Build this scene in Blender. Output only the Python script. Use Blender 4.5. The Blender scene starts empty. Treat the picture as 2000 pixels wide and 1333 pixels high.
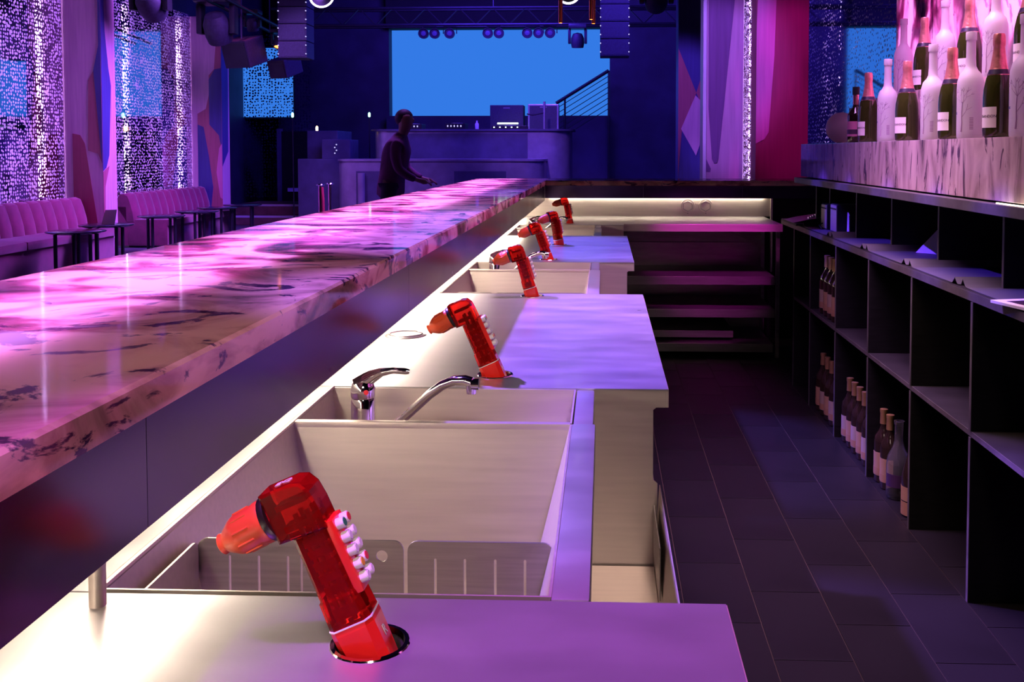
import bpy, bmesh, math, random
from mathutils import Vector, Matrix
random.seed(7)
sc = bpy.context.scene
col = sc.collection
R_ = math.radians

# ------------------------------------------------------------------ camera
cd = bpy.data.cameras.new('camera')
cd.sensor_width = 36.0
cd.lens = 1944.0 / 2000.0 * 36.0
cd.shift_x, cd.shift_y = -0.05092, -0.14281
cd.clip_start, cd.clip_end = 0.05, 200
cam = bpy.data.objects.new('camera', cd)
col.objects.link(cam)
cam.location = (0, 0, 1.35)
cam.rotation_euler = (R_(90 - 2.5), 0, R_(2.3))
sc.camera = cam

# ------------------------------------------------------------------ world and view
w = bpy.data.worlds.new('club_dark')
sc.world = w
w.use_nodes = True
w.node_tree.nodes['Background'].inputs[0].default_value = (0.10, 0.03, 0.9, 1)
w.node_tree.nodes['Background'].inputs[1].default_value = 0.004
sc.view_settings.view_transform = 'Standard'
sc.view_settings.look = 'None'
sc.view_settings.gamma = 1.0
sc.view_settings.use_curve_mapping = False
sc.view_settings.exposure = 0.0
cy = sc.cycles
cy.use_denoising = True
cy.max_bounces = 7
cy.diffuse_bounces = 3
cy.glossy_bounces = 4
cy.transmission_bounces = 6
cy.transparent_max_bounces = 8
cy.caustics_reflective = False
cy.caustics_refractive = False
cy.sample_clamp_indirect = 4.0
cy.blur_glossy = 0.5

def lamp(kind, name, loc, color, energy, size=0.2, target=None, spot=60, blend=0.6, size_y=None, spread=180):
    l = bpy.data.lights.new(name, kind)
    l.color = color
    l.energy = energy
    if kind == 'AREA':
        l.size = size
        l.spread = R_(spread)
        if size_y:
            l.shape = 'RECTANGLE'
            l.size_y = size_y
    else:
        l.shadow_soft_size = size
    if kind == 'SPOT':
        l.spot_size = R_(spot)
        l.spot_blend = blend
    o = bpy.data.objects.new(name, l)
    col.objects.link(o)
    o.location = loc
    if target is not None:
        o.rotation_euler = (Vector(target) - Vector(loc)).to_track_quat('-Z', 'Y').to_euler()
    return o

VIOLET = (0.42, 0.16, 1.0)
BLUE = (0.10, 0.04, 1.0)
PURPLE = (0.55, 0.12, 1.0)
MAGENTA = (1.0, 0.04, 0.55)
PINK = (1.0, 0.35, 0.95)
WARM = (1.0, 0.83, 0.66)

# stage wash from the lighting truss over the dance floor, falling across the bar
lamp('SPOT', 'stage_wash_counter', (-2.9, 4.4, 4.6), (0.30, 0.125, 1.0), 8200, 0.08, (-0.05, 2.62, 0.88), 19, 0.35)
lamp('SPOT', 'stage_wash_front', (-1.3, 0.3, 4.8), (0.50, 0.06, 0.85), 2100, 0.08, (0.10, 0.70, 0.88), 14, 0.3)
lamp('SPOT', 'stage_wash_far', (-2.2, 6.6, 4.6), (0.18, 0.12, 1.0), 4600, 0.08, (-0.05, 4.9, 0.88), 16, 0.5)
lamp('SPOT', 'stage_wash_bartop', (-2.6, 4.0, 4.7), (0.42, 0.13, 1.0), 230, 0.25, (-0.95, 4.0, 1.14), 36, 0.7)
for k, yy in enumerate((2.85, 3.4, 3.98, 4.6, 5.15)):
    lamp('SPOT', 'shelf_beam', (-2.6, yy + 0.3, 4.7), (0.12, 0.04, 1.0), 2400, 0.03, (1.19, yy, 0.935), 4.2, 0.5)
# lounge and stage wash
lamp('AREA', 'lounge_wash', (-4.4, 12.5, 4.85), (0.40, 0.12, 1.0), 700, 1.0, (-6.9, 13.0, 1.8), size_y=6, spread=115)
lamp('SPOT', 'sofa_spot_one', (-4.9, 10.6, 4.7), (1.0, 0.10, 0.60), 160, 0.1, (-6.6, 11.7, 0.5), 22, 0.6)
lamp('SPOT', 'sofa_spot_two', (-5.0, 15.0, 4.7), (1.0, 0.10, 0.60), 200, 0.1, (-6.6, 14.9, 0.5), 30, 0.6)
lamp('AREA', 'stage_blue', (-2.0, 16.4, 4.85), BLUE, 620, 2.5, (-2.0, 18.6, 0.5), size_y=1.6)
lamp('SPOT', 'booth_spot_left', (-5.2, 12.5, 4.8), (0.34, 0.13, 1.0), 900, 0.15, (-3.9, 16.4, 1.2), 34, 0.7)
lamp('SPOT', 'booth_spot_right', (-1.5, 12.6, 4.8), (0.34, 0.13, 1.0), 1100, 0.15, (-1.0, 16.8, 1.4), 30, 0.7)
lamp('AREA', 'floor_blue', (0.6, 13.0, 4.85), BLUE, 420, 2.0, (0.6, 20.0, 1.2), size_y=2.0)
lamp('SPOT', 'column_violet', (0.2, 5.6, 4.5), (0.34, 0.13, 1.0), 1100, 0.15, (1.05, 9.3, 2.0), 20, 0.5)
lamp('SPOT', 'column_magenta_low', (1.95, 6.4, 4.3), (0.9, 0.01, 0.9), 300, 0.12, (1.64, 8.9, 1.55), 12, 0.5)
lamp('SPOT', 'column_magenta_high', (1.95, 6.4, 4.3), (0.9, 0.01, 0.9), 240, 0.12, (1.64, 8.9, 2.35), 12, 0.5)
lamp('SPOT', 'column_far_violet', (-0.4, 9.4, 4.7), (0.28, 0.10, 1.0), 900, 0.12, (1.1, 12.0, 1.95), 17, 0.5)
lamp('SPOT', 'stage_wash_rail', (-2.4, 2.2, 4.6), (0.36, 0.16, 1.0), 4200, 0.08, (0.02, 1.45, 0.88), 10, 0.4)
# back bar display light and added fills for the rack and the aisle
lamp('AREA', 'bottle_display_light', (0.98, 3.7, 3.0), (0.78, 0.33, 1.0), 62, 0.25, (1.27, 3.7, 1.5), size_y=2.8, spread=80)
lamp('SPOT', 'rack_magenta_fill', (0.9, 3.0, 3.7), (1.0, 0.04, 0.85), 1100, 0.1, (0.70, 6.9, 0.42), 11, 0.5)  # added spot tinting the rack magenta, no fixture known there
lamp('AREA', 'back_bar_downlight', (0.55, 3.2, 3.2), (1.0, 0.66, 0.52), 13, 0.2, (1.14, 3.4, 1.3), size_y=2.4, spread=60)
lamp('AREA', 'aisle_fill', (0.35, -1.2, 3.1), (1.0, 0.76, 0.68), 4.2, 0.5, (-0.25, 1.9, 0.8), spread=45)  # added warm fill for the steel faces towards the camera

# ------------------------------------------------------------------ materials
M = {}
def nodes(m):
    m.use_nodes = True
    return m.node_tree.nodes, m.node_tree.links
def ramp(N, stops):
    r = N.new('ShaderNodeValToRGB')
    el = r.color_ramp.elements
    while len(el) < len(stops):
        el.new(0.5)
    for e, (p, c) in zip(el, stops):
        e.position = p
        e.color = (*c, 1) if len(c) == 3 else c
    return r
def pm(name, base, rough=0.5, metal=0.0, vary=0.12, scale=6.0, bump=0.0, spec=0.5, trans=0.0, coat=0.0, emit=None, es=0.0,
       stretch=(1, 1, 1), sheen=0.0, ior=1.45, rvary=0.0):
    m = bpy.data.materials.new(name)
    N, L = nodes(m)
    b = N['Principled BSDF']
    tc = N.new('ShaderNodeTexCoord')
    mp = N.new('ShaderNodeMapping')
    mp.inputs['Scale'].default_value = stretch
    L.new(tc.outputs['Object'], mp.inputs[0])
    nz = N.new('ShaderNodeTexNoise')
    nz.inputs['Scale'].default_value = scale
    nz.inputs['Detail'].default_value = 5
    L.new(mp.outputs[0], nz.inputs['Vector'])
    lo = tuple(max(0, c * (1 - vary)) for c in base)
    hi = tuple(min(1, c * (1 + vary)) for c in base)
    r = ramp(N, [(0.3, lo), (0.7, hi)])
    L.new(nz.outputs['Fac'], r.inputs[0])
    L.new(r.outputs[0], b.inputs['Base Color'])
    b.inputs['Roughness'].default_value = rough
    if rvary:
        mr = N.new('ShaderNodeMapRange')
        mr.inputs['To Min'].default_value = max(0.02, rough - rvary)
        mr.inputs['To Max'].default_value = rough + rvary
        L.new(nz.outputs['Fac'], mr.inputs['Value'])
        L.new(mr.outputs[0], b.inputs['Roughness'])
    b.inputs['Metallic'].default_value = metal
    b.inputs['Specular IOR Level'].default_value = spec
    b.inputs['Transmission Weight'].default_value = trans
    b.inputs['IOR'].default_value = ior
    b.inputs['Coat Weight'].default_value = coat
    b.inputs['Coat Roughness'].default_value = 0.10
    b.inputs['Sheen Weight'].default_value = sheen
    if emit:
        b.inputs['Emission Color'].default_value = (*emit, 1)
        b.inputs['Emission Strength'].default_value = es
    if bump:
        bp = N.new('ShaderNodeBump')
        bp.inputs['Strength'].default_value = bump
        bp.inputs['Distance'].default_value = 0.01
        L.new(nz.outputs['Fac'], bp.inputs['Height'])
        L.new(bp.outputs[0], b.inputs['Normal'])
    M[name] = m
    return m
def em(name, color, strength):
    m = bpy.data.materials.new(name)
    N, L = nodes(m)
    N.remove(N['Principled BSDF'])
    e = N.new('ShaderNodeEmission')
    e.inputs[0].default_value = (*color, 1)
    e.inputs[1].default_value = strength
    L.new(e.outputs[0], N['Material Output'].inputs[0])
    M[name] = m
    return m

pm('steel', (0.76, 0.675, 0.61), 0.40, 0.82, vary=0.05, scale=7, stretch=(0.8, 14, 14), bump=0.012, rvary=0.08)
pm('steel_top', (0.68, 0.66, 0.67), 0.32, 0.84, vary=0.06, scale=5, stretch=(1.2, 3, 3), bump=0.02, rvary=0.10, coat=0.22)
pm('steel_dark', (0.30, 0.27, 0.27), 0.34, 0.85, vary=0.2, scale=4, stretch=(1, 6, 6), rvary=0.08)
pm('steel_plate', (0.50, 0.46, 0.45), 0.34, 0.88, vary=0.12, scale=6, stretch=(1.5, 30, 30), rvary=0.1)
pm('chrome', (0.85, 0.84, 0.86), 0.07, 1.0, vary=0.03)
pm('fascia', (0.07, 0.045, 0.11), 0.24, 0.92, vary=0.35, scale=2.5, stretch=(1, 1, 2), rvary=0.10)
pm('black_wood', (0.006, 0.0055, 0.007), 0.55, 0.0, vary=0.4, scale=14, stretch=(1, 1, 6), rvary=0.1, spec=0.25)
pm('shelf_edge_lit', (0.075, 0.068, 0.066), 0.5, 0.0, vary=0.3, scale=18)  # paler than the shelf tops: warm light on front edges put into the colour
pm('shelf_top', (0.019, 0.0175, 0.020), 0.6, 0.0, vary=0.35, scale=8, spec=0.2)
pm('liner', (0.075, 0.072, 0.090), 0.5)
pm('rubber', (0.018, 0.018, 0.020), 0.6, 0.0)
pm('tile', (0.0055, 0.0048, 0.0052), 0.45, 0.0, vary=0.3, scale=3, bump=0.08, rvary=0.1, spec=0.3)
pm('grout', (0.05, 0.033, 0.02), 0.8, 0.0)
pm('club_floor', (0.10, 0.09, 0.12), 0.28, 0.0, vary=0.2, scale=2)
pm('wall_dark', (0.03, 0.03, 0.06), 0.55, 0.0, vary=0.3, scale=2)
pm('ceiling_black', (0.012, 0.012, 0.016), 0.8, 0.0)
pm('gun_red', (0.85, 0.02, 0.012), 0.28, 0.0, vary=0.05, coat=0.3)
pm('gun_orange', (1.0, 0.12, 0.04), 0.33, 0.0, vary=0.05, coat=0.2)
pm('gun_clear', (1.0, 0.015, 0.012), 0.04, 0.0, vary=0.03, trans=0.85, ior=1.18)
pm('gun_inner', (0.85, 0.015, 0.010), 0.35, 0.0, vary=0.3, scale=60)
pm('gun_black', (0.02, 0.012, 0.01), 0.3)
pm('white_plastic', (0.85, 0.82, 0.84), 0.35, vary=0.03)
pm('green_cap', (0.03, 0.25, 0.12), 0.4)
pm('yellow_cap', (0.85, 0.45, 0.03), 0.4)
pm('white_print', (0.9, 0.85, 0.88), 0.5, vary=0.02)
pm('red_cap', (0.7, 0.03, 0.05), 0.4)
pm('blue_print', (0.08, 0.09, 0.30), 0.5)
pm('grey_print', (0.42, 0.30, 0.45), 0.5)
pm('velvet', (0.17, 0.012, 0.060), 0.75, vary=0.25, scale=7, sheen=0.5)
pm('table_black', (0.02, 0.02, 0.03), 0.14, vary=0.2)
pm('paint_mauve', (0.60, 0.36, 0.46), 0.5, vary=0.10, scale=5, stretch=(8, 8, 0.4))
pm('paint_maroon', (0.30, 0.045, 0.09), 0.5, vary=0.12, scale=5, stretch=(8, 8, 0.4))
pm('paint_blue', (0.05, 0.05, 0.20), 0.5, vary=0.12, scale=5, stretch=(8, 8, 0.4))
pm('paint_rust', (0.36, 0.10, 0.14), 0.5, vary=0.12, scale=5, stretch=(8, 8, 0.4))
pm('paint_pink', (0.62, 0.20, 0.36), 0.5, vary=0.10, scale=5, stretch=(8, 8, 0.4))
pm('paint_plum', (0.20, 0.09, 0.22), 0.5, vary=0.12, scale=5, stretch=(8, 8, 0.4))
pm('paint_white', (0.75, 0.72, 0.75), 0.4, vary=0.04)
pm('booth_steel', (0.30, 0.28, 0.34), 0.35, 0.6, vary=0.15)
pm('booth_dark', (0.05, 0.05, 0.09), 0.5, vary=0.2)
pm('speaker_black', (0.02, 0.02, 0.035), 0.6, vary=0.3, scale=40)
pm('metal_black', (0.03, 0.03, 0.04), 0.35, 0.6)
pm('foil', (0.85, 0.33, 0.30), 0.30, 0.65, vary=0.10, scale=70, bump=0.25)
pm('champagne_glass', (0.035, 0.040, 0.008), 0.07, 0.0, vary=0.2, trans=0.25, coat=0.4)
pm('ribbon_black', (0.03, 0.02, 0.05), 0.3)
pm('rose_gold', (0.9, 0.45, 0.45), 0.25, 0.9)
pm('label_paper', (0.78, 0.70, 0.70), 0.6, vary=0.04)
pm('wine_glass_dark', (0.02, 0.012, 0.008), 0.06, 0.0, vary=0.2, coat=0.5)
pm('label_kraft', (0.32, 0.20, 0.10), 0.6, vary=0.1)
pm('label_dim', (0.30, 0.24, 0.17), 0.6)
pm('label_brown', (0.30, 0.17, 0.08), 0.6, vary=0.1)
pm('gold_foil', (0.55, 0.33, 0.14), 0.35, 0.6)
pm('clear_glass', (0.92, 0.93, 0.95), 0.03, 0.0, vary=0.01, trans=0.95)
pm('copper', (0.80, 0.32, 0.10), 0.3, 0.9)
pm('paper_white', (0.80, 0.77, 0.78), 0.6, vary=0.04)
pm('print_dark', (0.05, 0.02, 0.06), 0.4)
pm('print_rust', (0.40, 0.15, 0.07), 0.4, vary=0.3, scale=20)
pm('grey_device', (0.42, 0.38, 0.36), 0.35, 0.3, vary=0.06)
pm('skin', (0.50, 0.30, 0.24), 0.5)
pm('shirt', (0.22, 0.07, 0.18), 0.8)
pm('trousers', (0.04, 0.03, 0.06), 0.8)
pm('hair', (0.03, 0.02, 0.02), 0.6)
pm('rope_red', (0.35, 0.02, 0.05), 0.7)
pm('step_wood', (0.14, 0.06, 0.07), 0.5, vary=0.3)
pm('step_nose', (0.45, 0.42, 0.55), 0.4)
pm('lightbox_white', (0.75, 0.70, 0.80), 0.7, vary=0.05)
em('led_warm', WARM, 45.0)
em('led_soft', (1.0, 0.84, 0.62), 6.0)
em('led_far', (1.0, 0.84, 0.64), 55.0)
em('led_violet', (0.66, 0.40, 1.0), 60.0)
em('led_backlight', (0.78, 0.27, 1.0), 7.6)
em('led_onyx', (1.0, 0.34, 0.98), 11.0)
em('screen_blue', (0.034, 0.195, 0.79), 1.0)
em('glow_orange', (1.0, 0.22, 0.03), 9.0)
em('glow_warm', (1.0, 0.55, 0.2), 18.0)
em('glow_green', (0.35, 1.0, 0.75), 4.0)
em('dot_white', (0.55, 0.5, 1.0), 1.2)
em('ring_white', (0.85, 0.75, 1.0), 4.0)
em('lamp_green', (0.01, 0.35, 0.08), 1.2)
em('gear_white', (0.7, 0.95, 0.85), 5.0)
em('led_blue_small', (0.3, 0.7, 1.0), 5.0)

def frosted():
    m = bpy.data.materials.new('frosted_glass')
    N, L = nodes(m)
    b = N['Principled BSDF']
    b.inputs['Base Color'].default_value = (0.86, 0.84, 0.88, 1)
    b.inputs['Roughness'].default_value = 0.35
    t = N.new('ShaderNodeBsdfTranslucent')
    tc = N.new('ShaderNodeTexCoord')
    nz = N.new('ShaderNodeTexNoise')
    nz.inputs['Scale'].default_value = 9
    L.new(tc.outputs['Object'], nz.inputs['Vector'])
    r = ramp(N, [(0.3, (0.80, 0.78, 0.84)), (0.7, (0.92, 0.90, 0.95))])
    L.new(nz.outputs['Fac'], r.inputs[0])
    L.new(r.outputs[0], t.inputs[0])
    mx = N.new('ShaderNodeMixShader')
    mx.inputs[0].default_value = 0.55
    L.new(b.outputs[0], mx.inputs[1])
    L.new(t.outputs[0], mx.inputs[2])
    L.new(mx.outputs[0], N['Material Output'].inputs[0])
    M['frosted_glass'] = m
frosted()

def onyx(name, sx, sy, sz, trans, base, mid, dark, edge=False):
    """veined translucent stone"""
    m = bpy.data.materials.new(name)
    N, L = nodes(m)
    b = N['Principled BSDF']
    tc = N.new('ShaderNodeTexCoord')
    mp = N.new('ShaderNodeMapping')
    mp.inputs['Scale'].default_value = (sx, sy, sz)
    L.new(tc.outputs['Object'], mp.inputs[0])
    n1 = N.new('ShaderNodeTexNoise')
    n1.inputs['Scale'].default_value = 2.6
    n1.inputs['Detail'].default_value = 9
    n1.inputs['Roughness'].default_value = 0.62
    n1.inputs['Distortion'].default_value = 1.2
    L.new(mp.outputs[0], n1.inputs['Vector'])
    r1 = ramp(N, [(0.34, tuple(c * 0.45 for c in mid)), (0.45, mid), (0.56, base), (0.80, tuple(min(1, c * 1.15) for c in base))])
    L.new(n1.outputs['Fac'], r1.inputs[0])
    n2 = N.new('ShaderNodeTexNoise')
    n2.inputs['Scale'].default_value = 4.0
    n2.inputs['Detail'].default_value = 10
    n2.inputs['Roughness'].default_value = 0.6
    n2.inputs['Distortion'].default_value = 2.2
    L.new(mp.outputs[0], n2.inputs['Vector'])
    r2 = ramp(N, [(0.575, (0, 0, 0)), (0.61, (1, 1, 1))])
    L.new(n2.outputs['Fac'], r2.inputs[0])
    mix = N.new('ShaderNodeMixRGB')
    mix.inputs[2].default_value = (*dark, 1)
    L.new(r2.outputs[0], mix.inputs[0])
    L.new(r1.outputs[0], mix.inputs[1])
    L.new(mix.outputs[0], b.inputs['Base Color'])
    b.inputs['Roughness'].default_value = 0.06
    b.inputs['Specular IOR Level'].default_value = 0.6
    t = N.new('ShaderNodeBsdfTranslucent')
    # clear and cloudy seams decide how much of the backlight gets through
    n3 = N.new('ShaderNodeTexNoise')
    n3.inputs['Scale'].default_value = 2.6
    n3.inputs['Detail'].default_value = 7
    n3.inputs['Distortion'].default_value = 1.5
    L.new(mp.outputs[0], n3.inputs['Vector'])
    r3 = ramp(N, [(0.36, (0.04, 0.005, 0.03)), (0.47, (0.42, 0.14, 0.30)), (0.56, (0.95, 0.85, 0.95))])
    L.new(n3.outputs['Fac'], r3.inputs[0])
    mul = N.new('ShaderNodeMixRGB')
    mul.blend_type = 'MULTIPLY'
    mul.inputs[0].default_value = 0.6
    L.new(r3.outputs[0], mul.inputs[1])
    L.new(mix.outputs[0], mul.inputs[2])
    L.new(mul.outputs[0], t.inputs[0])
    mx = N.new('ShaderNodeMixShader')
    mx.inputs[0].default_value = trans
    L.new(b.outputs[0], mx.inputs[1])
    L.new(t.outputs[0], mx.inputs[2])
    L.new(mx.outputs[0], N['Material Output'].inputs[0])
    M[name] = m
onyx('onyx_top', 1.3, 1.6, 3.0, 0.42, (0.95, 0.60, 0.48), (0.76, 0.42, 0.36), (0.035, 0.02, 0.06))
onyx('onyx_riser', 3.0, 3.0, 0.8, 0.10, (0.62, 0.47, 0.45), (0.50, 0.36, 0.36), (0.10, 0.06, 0.09))
onyx('onyx_wall', 1.6, 1.6, 0.9, 0.55, (0.75, 0.55, 0.58), (0.45, 0.30, 0.36), (0.10, 0.05, 0.09))

def perforated(name, scale, hole, mirror, rough=0.04, fill=0.0, dots=False):
    """polished dark sheet punched with round holes"""
    m = bpy.data.materials.new(name)
    N, L = nodes(m)
    b = N['Principled BSDF']
    b.inputs['Base Color'].default_value = (*mirror, 1)
    b.inputs['Metallic'].default_value = 1.0
    b.inputs['Roughness'].default_value = rough
    tc = N.new('ShaderNodeTexCoord')
    v = N.new('ShaderNodeTexVoronoi')
    v.inputs['Scale'].default_value = scale
    v.inputs['Randomness'].default_value = 0.55
    L.new(tc.outputs['Object'], v.inputs['Vector'])
    nz = N.new('ShaderNodeTexNoise')
    nz.inputs['Scale'].default_value = scale * 0.22
    L.new(tc.outputs['Object'], nz.inputs['Vector'])
    th = N.new('ShaderNodeMapRange')
    th.inputs['From Min'].default_value = 0.3
    th.inputs['From Max'].default_value = 0.7
    th.inputs['To Min'].default_value = hole * 0.72
    th.inputs['To Max'].default_value = hole * 1.3
    L.new(nz.outputs['Fac'], th.inputs['Value'])
    lt = N.new('ShaderNodeMath')
    lt.operation = 'GREATER_THAN' if dots else 'LESS_THAN'
    L.new(v.outputs['Distance'], lt.inputs[0])
    L.new(th.outputs[0], lt.inputs[1])
    tr = N.new('ShaderNodeBsdfTransparent')
    df = N.new('ShaderNodeBsdfDiffuse')
    df.inputs[0].default_value = (0.85, 0.82, 0.88, 1)
    tl2 = N.new('ShaderNodeBsdfTranslucent')
    tl2.inputs[0].default_value = (0.85, 0.82, 0.88, 1)
    m2 = N.new('ShaderNodeMixShader')
    m2.inputs[0].default_value = 0.5
    L.new(df.outputs[0], m2.inputs[1])
    L.new(tl2.outputs[0], m2.inputs[2])
    m3 = N.new('ShaderNodeMixShader')
    m3.inputs[0].default_value = fill
    L.new(tr.outputs[0], m3.inputs[1])
    L.new(m2.outputs[0], m3.inputs[2])
    mx = N.new('ShaderNodeMixShader')
    L.new(lt.outputs[0], mx.inputs[0])
    L.new(b.outputs[0], mx.inputs[1])
    L.new(m3.outputs[0], mx.inputs[2])
    L.new(mx.outputs[0], N['Material Output'].inputs[0])
    M[name] = m
perforated('perforated_mirror', 23.0, 0.37, (0.58, 0.56, 0.70), 0.04, 0.55)
perforated('perforated_mesh', 17.0, 0.30, (0.06, 0.05, 0.16), 0.4, 0.0, True)
perforated('perforated_right', 20.0, 0.24, (0.66, 0.62, 0.75), 0.04, 0.7)
perforated('lamp_glass', 130.0, 0.46, (0.75, 0.7, 0.9), 0.15, 0.5)

# ------------------------------------------------------------------ mesh helpers
class MB:
    def __init__(s):
        s.v, s.f = [], []
    def add(s, vs, fs):
        o = len(s.v)
        s.v += [tuple(p) for p in vs]
        s.f += [tuple(i + o for i in f) for f in fs]
        return s
    def box(s, a, b):
        x0, y0, z0 = a
        x1, y1, z1 = b
        return s.add([(x0, y0, z0), (x1, y0, z0), (x1, y1, z0), (x0, y1, z0), (x0, y0, z1), (x1, y0, z1), (x1, y1, z1), (x0, y1, z1)],
                     [(0, 3, 2, 1), (4, 5, 6, 7), (0, 1, 5, 4), (1, 2, 6, 5), (2, 3, 7, 6), (3, 0, 4, 7)])
    def bbox(s, a, b, r=0.003):
        bm = bmesh.new()
        bmesh.ops.create_cube(bm, size=1)
        for v in bm.verts:
            v.co = Vector([(a[i] + b[i]) / 2 + v.co[i] * (b[i] - a[i]) for i in range(3)])
        bmesh.ops.bevel(bm, geom=bm.edges[:], offset=r, segments=2, affect='EDGES', profile=0.7)
        return s.bm(bm)
    def bm(s, bm, mat=None):
        bm.verts.index_update()
        vs = [(mat @ v.co if mat else v.co) for v in bm.verts]
        fs = [[v.index for v in f.verts] for f in bm.faces]
        bm.free()
        return s.add(vs, fs)
    def lathe(s, prof, seg=20, c=(0, 0, 0), axis='Z', mat=None, cap=True):
        vs, fs = [], []
        n = len(prof)
        for i in range(seg):
            a = 2 * math.pi * i / seg
            for r, z in prof:
                p = Vector((r * math.cos(a), r * math.sin(a), z))
                if axis == 'X':
                    p = Vector((p.z, p.x, p.y))
                if axis == 'Y':
                    p = Vector((p.y, p.z, p.x))
                if mat:
                    p = mat @ p
                vs.append(p + Vector(c))
        for i in range(seg):
            j = (i + 1) % seg
            for k in range(n - 1):
                fs.append((i * n + k, j * n + k, j * n + k + 1, i * n + k + 1))
        if cap:
            if prof[0][0] > 1e-6:
                fs.append(tuple(i * n for i in reversed(range(seg))))
            if prof[-1][0] > 1e-6:
                fs.append(tuple(i * n + n - 1 for i in range(seg)))
        return s.add(vs, fs)
    def cyl(s, c, r, h, seg=16, axis='Z', mat=None):
        return s.lathe([(r, 0), (r, h)], seg, c, axis, mat)
    def tube(s, pts, r, seg=8, closed=False):
        pts = [Vector(p) for p in pts]
        rs = r if isinstance(r, (list, tuple)) else [r] * len(pts)
        vs, fs = [], []
        n = len(pts)
        up = None
        for i, p in enumerate(pts):
            a = pts[(i - 1) % n] if (i > 0 or closed) else p
            b = pts[(i + 1) % n] if (i < n - 1 or closed) else p
            t = (b - a).normalized()
            if up is None:
                up = Vector((0, 0, 1)) if abs(t.z) < 0.9 else Vector((1, 0, 0))
            u = (up - t * up.dot(t)).normalized()
            up = u
            q = t.cross(u)
            for k in range(seg):
                an = 2 * math.pi * k / seg
                vs.append(p + (u * math.cos(an) + q * math.sin(an)) * rs[i])
        m = n if closed else n - 1
        for i in range(m):
            j = (i + 1) % n
            for k in range(seg):
                l = (k + 1) % seg
                fs.append((i * seg + k, i * seg + l, j * seg + l, j * seg + k))
        if not closed:
            fs.append(tuple(range(seg))[::-1])
            fs.append(tuple((n - 1) * seg + k for k in range(seg)))
        return s.add(vs, fs)
    def prism(s, poly, d0, d1, plane='XZ'):
        """extrude a polygon; plane XZ -> along Y, YZ -> along X, XY -> along Z"""
        def P(u, v, d):
            return {'XZ': (u, d, v), 'YZ': (d, u, v), 'XY': (u, v, d)}[plane]
        n = len(poly)
        vs = [P(u, v, d0) for u, v in poly] + [P(u, v, d1) for u, v in poly]
        fs = [tuple(range(n))[::-1], tuple(range(n, 2 * n))]
        fs += [(i, (i + 1) % n, n + (i + 1) % n, n + i) for i in range(n)]
        return s.add(vs, fs)
    def xf(s, m):
        s.v = [tuple(m @ Vector(p)) for p in s.v]
        return s
    def mesh(s, name, mat, smooth=False):
        me = bpy.data.meshes.new(name)
        me.from_pydata(s.v, [], s.f)
        me.update()
        bm = bmesh.new()
        bm.from_mesh(me)
        bmesh.ops.recalc_face_normals(bm, faces=bm.faces[:])
        bm.to_mesh(me)
        bm.free()
        if smooth:
            me.shade_smooth()
            try:
                me.set_sharp_from_angle(angle=R_(38))
            except Exception:
                pass
        me.materials.append(M[mat])
        return me
    def build(s, name, mat, parent=None, smooth=False):
        return obj(name, s.mesh(name, mat, smooth), parent)
def obj(name, me, parent=None, loc=None):
    o = bpy.data.objects.new(name, me)
    col.objects.link(o)
    if parent is not None:
        o.parent = parent
    if loc is not None:
        o.location = loc
    return o
def tag(o, label=None, cat=None, group=None, kind=None):
    if label:
        o['label'] = label
    if cat:
        o['category'] = cat
    if group:
        o['group'] = group
    if kind:
        o['kind'] = kind
    return o
def thing(name, label, cat, loc=(0, 0, 0), rot=(0, 0, 0), group=None):
    o = obj(name, None, None, loc)
    o.rotation_euler = rot
    return tag(o, label, cat, group)
def struct(name, mb, mat, parent=None):
    o = mb.build(name, mat, parent)
    if parent is None:
        o['kind'] = 'structure'
    return o
def copy_tree(o, parent=None):
    c = o.copy()
    col.objects.link(c)
    c.parent = parent
    for ch in [x for x in o.children]:
        copy_tree(ch, c)
    return c
def place_copy(proto, loc, rot=None, label=None, group=None):
    c = copy_tree(proto)
    c.location = loc
    if rot is not None:
        c.rotation_euler = rot
    if label:
        c['label'] = label
    if group:
        c['group'] = group
    return c
def text_mesh(txt, size, mat, depth=0.0004, fn=None):
    cu = bpy.data.curves.new('text', 'FONT')
    cu.body = txt
    cu.size = size
    cu.align_x = 'CENTER'
    cu.align_y = 'CENTER'
    cu.extrude = depth
    cu.resolution_u = 3
    o = bpy.data.objects.new('text', cu)
    col.objects.link(o)
    dg = bpy.context.evaluated_depsgraph_get()
    dg.update()
    me = bpy.data.meshes.new_from_object(o.evaluated_get(dg))
    bpy.data.objects.remove(o)
    if fn:
        for v in me.vertices:
            v.co = fn(v.co)
    me.materials.clear()
    me.materials.append(M[mat])
    return me
def arc_patch(r, z0, z1, a0, a1, t=0.0006, seg=8):
    """curved label standing proud of a cylinder"""
    mb = MB()
    vs, fs = [], []
    for i in range(seg + 1):
        a = a0 + (a1 - a0) * i / seg
        for rr, z in ((r, z0), (r, z1), (r + t, z1), (r + t, z0)):
            vs.append((rr * math.cos(a), rr * math.sin(a), z))
    for i in range(seg):
        for k in range(4):
            l = (k + 1) % 4
            fs.append((i * 4 + k, i * 4 + l, i * 4 + 4 + l, i * 4 + 4 + k))
    fs += [(0, 1, 2, 3), (seg * 4 + 3, seg * 4 + 2, seg * 4 + 1, seg * 4)]
    return mb.add(vs, fs)

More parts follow.
